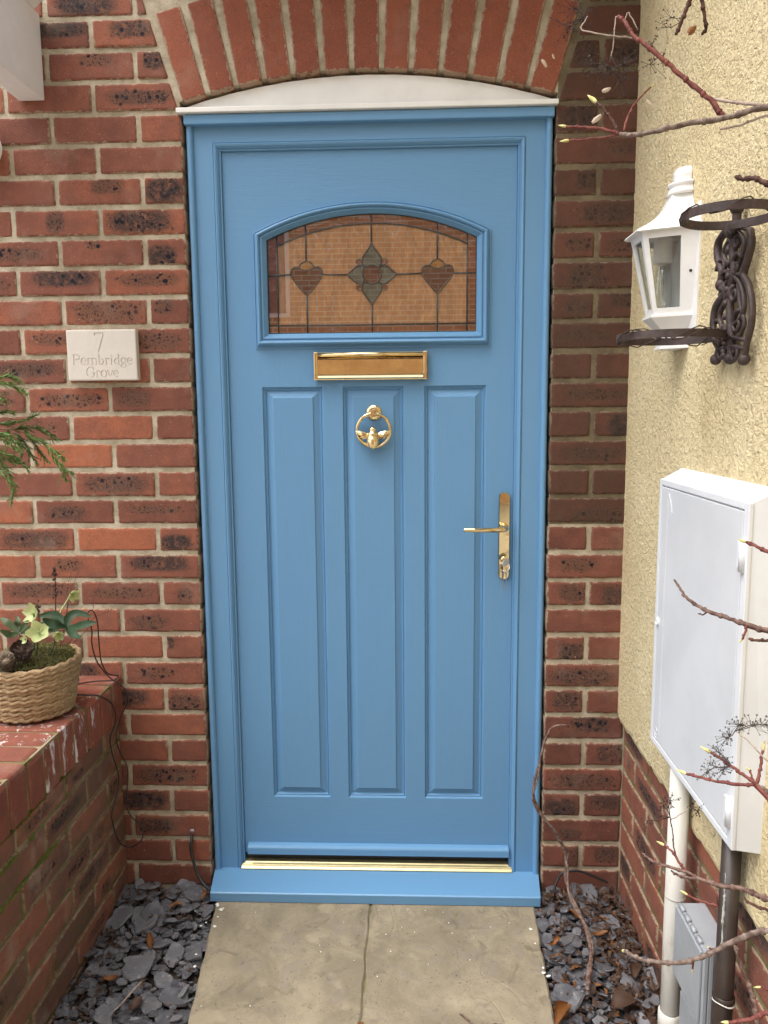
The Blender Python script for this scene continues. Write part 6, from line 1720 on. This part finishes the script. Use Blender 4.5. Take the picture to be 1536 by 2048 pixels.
# ------------------------------------------------------------------ bare hydrangea branches on the right
plant = empty('climbing_hydrangea', (0.57, -1.30, -0.12))
tag(plant, 'bare climbing hydrangea with budding red twigs reaching in from the right edge', 'plant')
def shrub(lo, hi, heads):
    rt = plant
    for bi in range(lo, hi):
        pts, r0, r1, col, bud = BRANCHES[bi]
        p = smooth_path(pts, 5)
        g = rnd(bi * 3 + 1)
        q = []
        for i, c in enumerate(p):
            j = 0.0007 if 0 < i < len(p) - 1 else 0
            q.append(c + Vector((g.uniform(-j, j), g.uniform(-j, j), g.uniform(-j, j))))
        mb = MB(); mb.tube(q, r0, r1 * .92, n=8, lump=.20, seed=bi)
        L = len(q)
        for k in range(2, L - 2, 5):           # leaf scars
            mb.ball(q[k], (r0 + (r1 - r0) * k / L) * 1.38, 6, 1, 1, 1)
        tw = mb.obj('twig', BARK[col], rt)
        if bud:
            tan = (q[-1] - q[-2]).normalized(); a = tan.cross(Vector((.3, .2, .9))).normalized(); b = tan.cross(a)
            mb = MB(); prof = [(.30, -.06), (.46, .10), (.52, .28), (.44, .50), (.26, .76), (.05, 1.0)]
            vs, fs = [], []
            n = 8; w = max(r1 * 1.9, bud * .42)
            for rr, h in prof:
                for i in range(n):
                    an = 2 * math.pi * i / n
                    vs.append(q[-1] + tan * (h * bud * 1.35) + (a * math.cos(an) + b * math.sin(an)) * (rr * w * (1 + .10 * (i % 2))))
            for j in range(len(prof) - 1):
                for i in range(n): fs.append((j * n + i, j * n + (i + 1) % n, (j + 1) * n + (i + 1) % n, (j + 1) * n + i))
            mb.add(vs, fs, True); mb.obj('bud', M_bud, rt)
    for hi_, (root, cens, rad, cnt) in enumerate(heads):
        mb = MB(); g = rnd(hi_ + 100 + lo); root = Vector(root)
        hubs = []
        for c in cens:
            c = Vector(c); mid = root.lerp(c, .6) + Vector((g.uniform(-.003, .003), g.uniform(-.003, .003), g.uniform(-.003, .003)))
            mb.tube([root, mid, c], .0007, .0005, n=4); hubs.append((mid, c))
        for k in range(cnt):
            mid, c = g.choice(hubs)
            e = c + Vector((g.gauss(0, 1), g.gauss(0, .6), g.gauss(0, 1))) * rad * .5
            st = mid.lerp(c, g.uniform(.4, 1.0)); m2 = st.lerp(e, .55) + Vector((0, 0, g.uniform(-.002, .002)))
            mb.tube([st, m2, e], .00035, .0003, n=3, caps=False)
            d = (e - st).normalized(); a = d.cross(Vector((.2, .7, .4))).normalized(); b = d.cross(a)
            sz = g.uniform(.0012, .0024)
            tip = [e + d * sz * .9 + (a * math.cos(v) + b * math.sin(v)) * sz for v in (0, 2.1, 4.2)]
            mb.add([e] + tip, [(0, 1, 2), (0, 2, 3), (0, 3, 1), (1, 3, 2)])
        o = mb.obj('dry_flower_head', M_head if (lo == 0 or lo >= N_MID) else M_head_grey, rt); o['kind'] = 'stuff'
shrub(0, N_TOP, HEADS[:4])
shrub(N_TOP, N_MID, HEADS[4:6])
shrub(N_MID, len(BRANCHES), HEADS[6:])
# the stems they spring from, up the wall beyond the right edge of the picture
for x, y, top_z, r in ((0.590, -1.30, 2.05, .011), (0.600, -1.22, 1.75, .008)):
    mb = MB(); gg = rnd(int(-y * 100))
    mb.tube(smooth_path([(x + gg.uniform(-.02, .015), y + gg.uniform(-.02, .02), -.12 + (top_z + .12) * i / 9) for i in range(10)], 4), r, r * .5, n=9, lump=.15, seed=3)
    mb.obj('main_stem', BARK[4], plant)
for pts, r0, r1, col, bud in BRANCHES:
    e = Vector(pts[0])
    if e.x > 0.50 and e.z < 2.0 and (Vector(pts[0]) - Vector(pts[-1])).x > 0.02 and e.y < -0.93:
        root = Vector((0.592, -1.29, max(0.02, e.z - .10)))
        mb = MB(); mb.tube(smooth_path([root, root.lerp(e, .5) + Vector((-.004, 0, .02)), e], 5), r0 * 1.35, r0, n=8, lump=.15, seed=9); mb.obj('side_stem', BARK[col], plant)
# curled papery scraps caught on the upper twigs
M_scrap = leaf_material('papery_bract', (0.52, 0.40, 0.30, 1), (0.70, 0.60, 0.48, 1), 0.7, 0.3)
up_twigs = plant
for i, (c, s_) in enumerate(SCRAPS):
    mb = MB(); gg = rnd(i + 300); c = Vector(c)
    a = Vector((gg.gauss(0, 1), gg.gauss(0, .5), gg.gauss(0, 1))).normalized(); b = a.cross(Vector((0.2, -1, 0.3))).normalized(); nv = a.cross(b)
    vs = []
    for u in (-1, -.4, .3, 1):
        for v in (-1, 0, 1):
            vs.append(c + a * (u * s_) + b * (v * s_ * .55 * (1.1 - abs(u) * .7)) + nv * (s_ * (.35 * v * v + gg.uniform(-.12, .12))))
    mb.add(vs, [(r * 3 + k, r * 3 + k + 1, (r + 1) * 3 + k + 1, (r + 1) * 3 + k) for r in range(3) for k in range(2)], True)
    mb.obj('dry_bract', M_deadleaf if i == 4 else M_scrap, up_twigs)

cs = empty('bare_climber', (0.40, -0.40, -0.04))
tag(cs, 'twisting bare climber stem rising from the slate by the right jamb', 'plant')
mb = MB(); g = rnd(55); q = [c + Vector((g.uniform(-.001, .001), g.uniform(-.001, .001), 0)) for c in smooth_path(STEM, 6)]
mb.tube(q, 0.0026, 0.0056, n=8, lump=.2, seed=4)
mb.obj('stem', BARK[4], cs)
mb = MB()
st2 = [c + Vector((.006 * math.sin(i * .35), -.004, .0)) for i, c in enumerate(q[24:])]
mb.tube(st2, 0.0022, 0.0042, n=7, lump=.16, seed=5); mb.obj('stem', BARK[0], cs)

# ------------------------------------------------------------------ dead leaves, litter, moss, flakes
def dead_leaf(c, L, W, rz, curl, mat, label, seed, tilt=(0, 0)):
    g = rnd(seed); mb = MB(); n, m = 9, 6
    vs, fs = [], []
    for i in range(n + 1):
        t = i / n; w = W * math.sin(math.pi * (.06 + .9 * t)) ** .8 * (1 + .12 * g.uniform(-1, 1))
        for j in range(m + 1):
            u = -1 + 2 * j / m
            an = u * curl
            rr = w / max(curl, .05)
            vs.append(((t - .5) * L, rr * math.sin(an), rr * (1 - math.cos(an)) + .004 * math.sin(t * 5 + seed) + g.uniform(-.0006, .0006)))
    for i in range(n):
        for j in range(m): fs.append((i * (m + 1) + j, i * (m + 1) + j + 1, (i + 1) * (m + 1) + j + 1, (i + 1) * (m + 1) + j))
    mb.add(vs, fs, True)
    mb.tube([(-L * .5, 0, .001), (-L * .62, .002, .003), (-L * .72, .006, .004)], .0008, .0006, n=4)
    me = mb.mesh('dead_leaf')
    o = put('dead_leaf', me, mat, None, loc=c, rot=(tilt[0], tilt[1], rz))
    tag(o, label, 'leaf', 'dead leaves lying on the slate')
LEAVES = [((-0.596, -0.262, -0.022), .055, .016, -1.15, 1.9, M_deadleaf, 'curled rust brown leaf on the slate in the middle of the left bed', 1),
          ((-0.648, -0.385, -0.026), .034, .012, .3, 1.2, M_deadleaf, 'small orange leaf on slate near the low wall', 2),
          ((-0.560, -0.462, -0.026), .040, .014, 1.2, 1.0, M_deadleaf2, 'dark brown leaf nearest the camera in the left slate bed', 3),
          ((-0.575, -0.118, -0.020), .034, .010, .1, 1.2, M_deadleaf, 'narrow tan leaf on slate below the brick wall', 4),
          ((-0.505, -0.075, -0.020), .028, .010, .8, 1.4, M_deadleaf, 'small curled leaf beside the left end of the sill', 5),
          ((0.400, -0.475, -0.014), .075, .026, 1.0, 1.7, M_deadleaf, 'large curled orange leaf at the right edge of the path', 6),
          ((0.500, -0.130, -0.020), .042, .010, -.9, 1.3, M_deadleaf, 'long tan leaf on slate right of the sill', 7),
          ((0.578, -0.155, -0.020), .040, .010, -.7, 1.2, M_deadleaf, 'narrow brown leaf against the right plinth', 8),
          ((0.545, -0.205, -0.018), .044, .010, .15, 1.1, M_deadleaf, 'orange leaf lying flat in the middle of the right slate', 9),
          ((0.430, -0.235, -0.020), .034, .010, .7, 1.5, M_deadleaf, 'small rolled leaf beside the climber stem', 10),
          ((0.545, -0.435, -0.018), .060, .028, .4, .9, M_deadleaf2, 'broad dark leaf at the front of the right slate bed', 11),
          ((0.600, -0.330, -0.018), .055, .020, 1.2, 1.2, M_deadleaf2, 'crumpled dark leaf along the foot of the plinth', 12),
          ((-0.045, -0.505, -0.0262), .030, .006, 2.2, 1.3, M_deadleaf, 'tiny curled brown leaf on the paving at lower centre', 13),
          ((0.255, -0.505, -0.0258), .030, .013, .4, .4, M_deadleaf2, 'small dark leaf lying on the right paving slab', 14)]
for a in LEAVES: dead_leaf(*a)
mb = MB(); mb.tube(smooth_path([(0.175, -0.470, -.0250), (0.195, -0.492, -.0235), (0.215, -0.520, -.0245)], 3), .0024, .0014, n=6)
tag(mb.obj('twig', BARK[4]), 'short brown twig on the right paving slab', 'twig')
mb = MB(); mb.tube(smooth_path([(-0.566, -0.405, -.016), (-0.575, -0.44, -.012), (-0.590, -0.475, -.018), (-0.60, -0.49, -.020)], 3), .0022, .0016, n=6)
tag(mb.obj('dry_stalk', BARK[2]), 'pale dry stalk lying on the left slate', 'twig')

def litter(name, poly, hz, count, mat, seed, smin, smax, lift, bias=None):
    g = rnd(seed); mb = MB(); xs_ = [p[0] for p in poly]; ys_ = [p[1] for p in poly]
    k = 0
    while k < count:
        x, y = g.uniform(min(xs_), max(xs_)), g.uniform(min(ys_), max(ys_))
        if not in_poly(x, y, poly): continue
        if bias and g.random() > bias(x, y): continue
        k += 1
        s = g.uniform(smin, smax); z = hz(x, y) + g.uniform(0, lift)
        a = Vector((g.gauss(0, 1), g.gauss(0, 1), g.gauss(0, .5))).normalized(); b = a.cross(Vector((g.gauss(0, .4), g.gauss(0, .4), 1))).normalized(); c = Vector((x, y, z)); nv = a.cross(b)
        mb.add([c - a * s, c - b * s * .4 + nv * s * .15, c + a * s, c + b * s * .45 + nv * s * .2, c + nv * s * .1], [(0, 1, 4), (1, 2, 4), (2, 3, 4), (3, 0, 4)])
    o = mb.obj(name, mat)
    tag(o, kind='stuff')
    return o
PL_L = [(-0.744, -0.015), (-0.50, -0.015), (-0.47, -0.10), (-0.43, -0.6), (-0.742, -0.6)]
PL_R = [(0.640, -0.015), (0.435, -0.015), (0.402, -0.10), (0.385, -0.6), (0.640, -0.6)]
tag(litter('leaf_litter', PL_L, hz_l, 420, M_deadleaf2, 71, .004, .012, .010, lambda x, y: 1.0 if y > -.16 or x < -.66 else .16), 'brown leaf crumbs among the left slate chips', 'leaf litter')
tag(litter('leaf_litter', PL_R, hz_r, 1000, M_deadleaf2, 72, .006, .017, .016, lambda x, y: 1.0 if x > .54 or y > -.08 else .22), 'brown leaf crumbs among the right slate chips', 'leaf litter')
tag(litter('leaf_scrap', PL_R, hz_r, 90, M_deadleaf, 73, .006, .013, .016), 'orange leaf scraps among the right slate chips', 'leaf litter')
# chips of white paint dropped along the path edges
mb = MB(); g = rnd(91)
for i in range(44):
    if i < 12: x, y = g.gauss(-.455, .010), g.uniform(-.10, -.13) if i < 6 else g.uniform(-.13, -.36)
    elif i < 18: x, y = g.gauss(.385, .008), g.uniform(-.12, -.40)
    else: x, y = g.uniform(-.42, .36), -.1 - abs(g.gauss(0, .22))
    s = g.uniform(.0009, .0022) if i >= 18 else g.uniform(.003, .0068)
    a = g.uniform(0, 6.28); n = 5
    z = ZS + .0012 if x > -.46 and x < .385 else hz_l(x, y) + .012
    loop = [(x + s * g.uniform(.5, 1.1) * math.cos(a + k * 1.256), y + s * g.uniform(.4, .9) * math.sin(a + k * 1.256)) for k in range(n)]
    mb.prism(loop, z, z + g.uniform(.0006, .0014), lambda u, v, d: (u, v, d))
tag(mb.obj('paint_flakes', M_white), 'white paint flakes scattered over the paving', 'paint flakes', kind='stuff')
# moss growing under the coping and in the joints of the low wall
mb = MB(); g = rnd(17)
def moss_run(y0, y1, z, n, thick):
    for i in range(n):
        y = g.uniform(y0, y1)
        if mnoise.noise((y * 14, z * 40, 2)) < -0.12: continue
        p = Vector((XW - .001, y, z + g.gauss(0, thick)))
        d = Vector((abs(g.gauss(.8, .4)), g.gauss(0, .6), g.gauss(.25, .6))).normalized() * g.uniform(.004, .010)
        w = Vector((0, .0011, .0006))
        mb.add([p - w, p + w, p + d], [(0, 1, 2)])
moss_run(-.66, -.22, .468, 2600, .0045); moss_run(-1.2, -.50, .404, 900, .003); moss_run(-.75, -.40, .3305, 500, .003)
o = mb.obj('moss', M_moss, low); o['kind'] = 'stuff'

# ------------------------------------------------------------------ the house across the way (seen in the glass and the brass)
def far_brick():
    gm = N('far_orange_brick')
    p = gm.geo()
    s = gm.n('SeparateXYZ', {0: p}); v = gm.n('CombineXYZ', {0: s.outputs[0], 1: s.outputs[2], 2: 0.0}).outputs[0]
    b = gm.n('TexBrick', {'Vector': v, 'Color1': (0.50, 0.235, 0.10, 1), 'Color2': (0.66, 0.36, 0.17, 1), 'Mortar': (0.80, 0.68, 0.48, 1), 'Scale': 1.0, 'Mortar Size': .009, 'Brick Width': .225, 'Row Height': .075})
    c = gm.mix(gm.math('MULTIPLY', gm.step(gm.noise(p, 1.2, 4, .6), .4, .7), .3), b.outputs[0], (0.30, 0.13, 0.06, 1))
    return gm.done(gm.bsdf(c, .9, spec=.15))
M_far = far_brick()
oh = empty('opposite_house', (0, -9.6, -0.12))
tag(oh, 'orange brick house across the way reflected in the door glass', 'house')
OY = -9.6
mb = MB(); mb.box(-5.5, 4.2, OY - 5, OY, -0.12, 4.6); mb.obj('wall', M_far, oh)
mb = MB(); mb.prism([(OY + .35, 4.5), (OY - 2.5, 6.2), (OY - 5.35, 4.5)], -5.8, 4.5, lambda u, v, d: (d, u, v)); mb.obj('roof', plain('roof_tile', (.16, .09, .065), .9, 0, 3, .2), oh)
for x, z, w, h in ((-2.35, 2.75, 1.2, 1.3), (2.9, 2.75, 1.0, 1.3), (-3.6, .9, 1.5, 1.3)):
    mb = MB()
    for a in (x - w / 2, x - .03, x + w / 2 - .06): mb.box(a, a + .06, OY + .001, OY + .05, z, z + h)
    mb.box(x - w / 2, x + w / 2, OY + .002, OY + .048, z - .06, z - .002); mb.box(x - w / 2, x + w / 2, OY + .002, OY + .048, z + h + .002, z + h + .06)
    f_ = mb.obj('window', M_white, oh)
    mb = MB(); mb.box(x - w / 2 + .05, x + w / 2 - .05, OY + .004, OY + .012, z, z + h); mb.obj('pane', plain('far_glass', (.05, .06, .07), .05), f_)
mb = MB(); mb.tube([(1.62, OY + .06, 0), (1.62, OY + .06, 4.6)], .045, n=10); mb.obj('downpipe', M_white, oh)
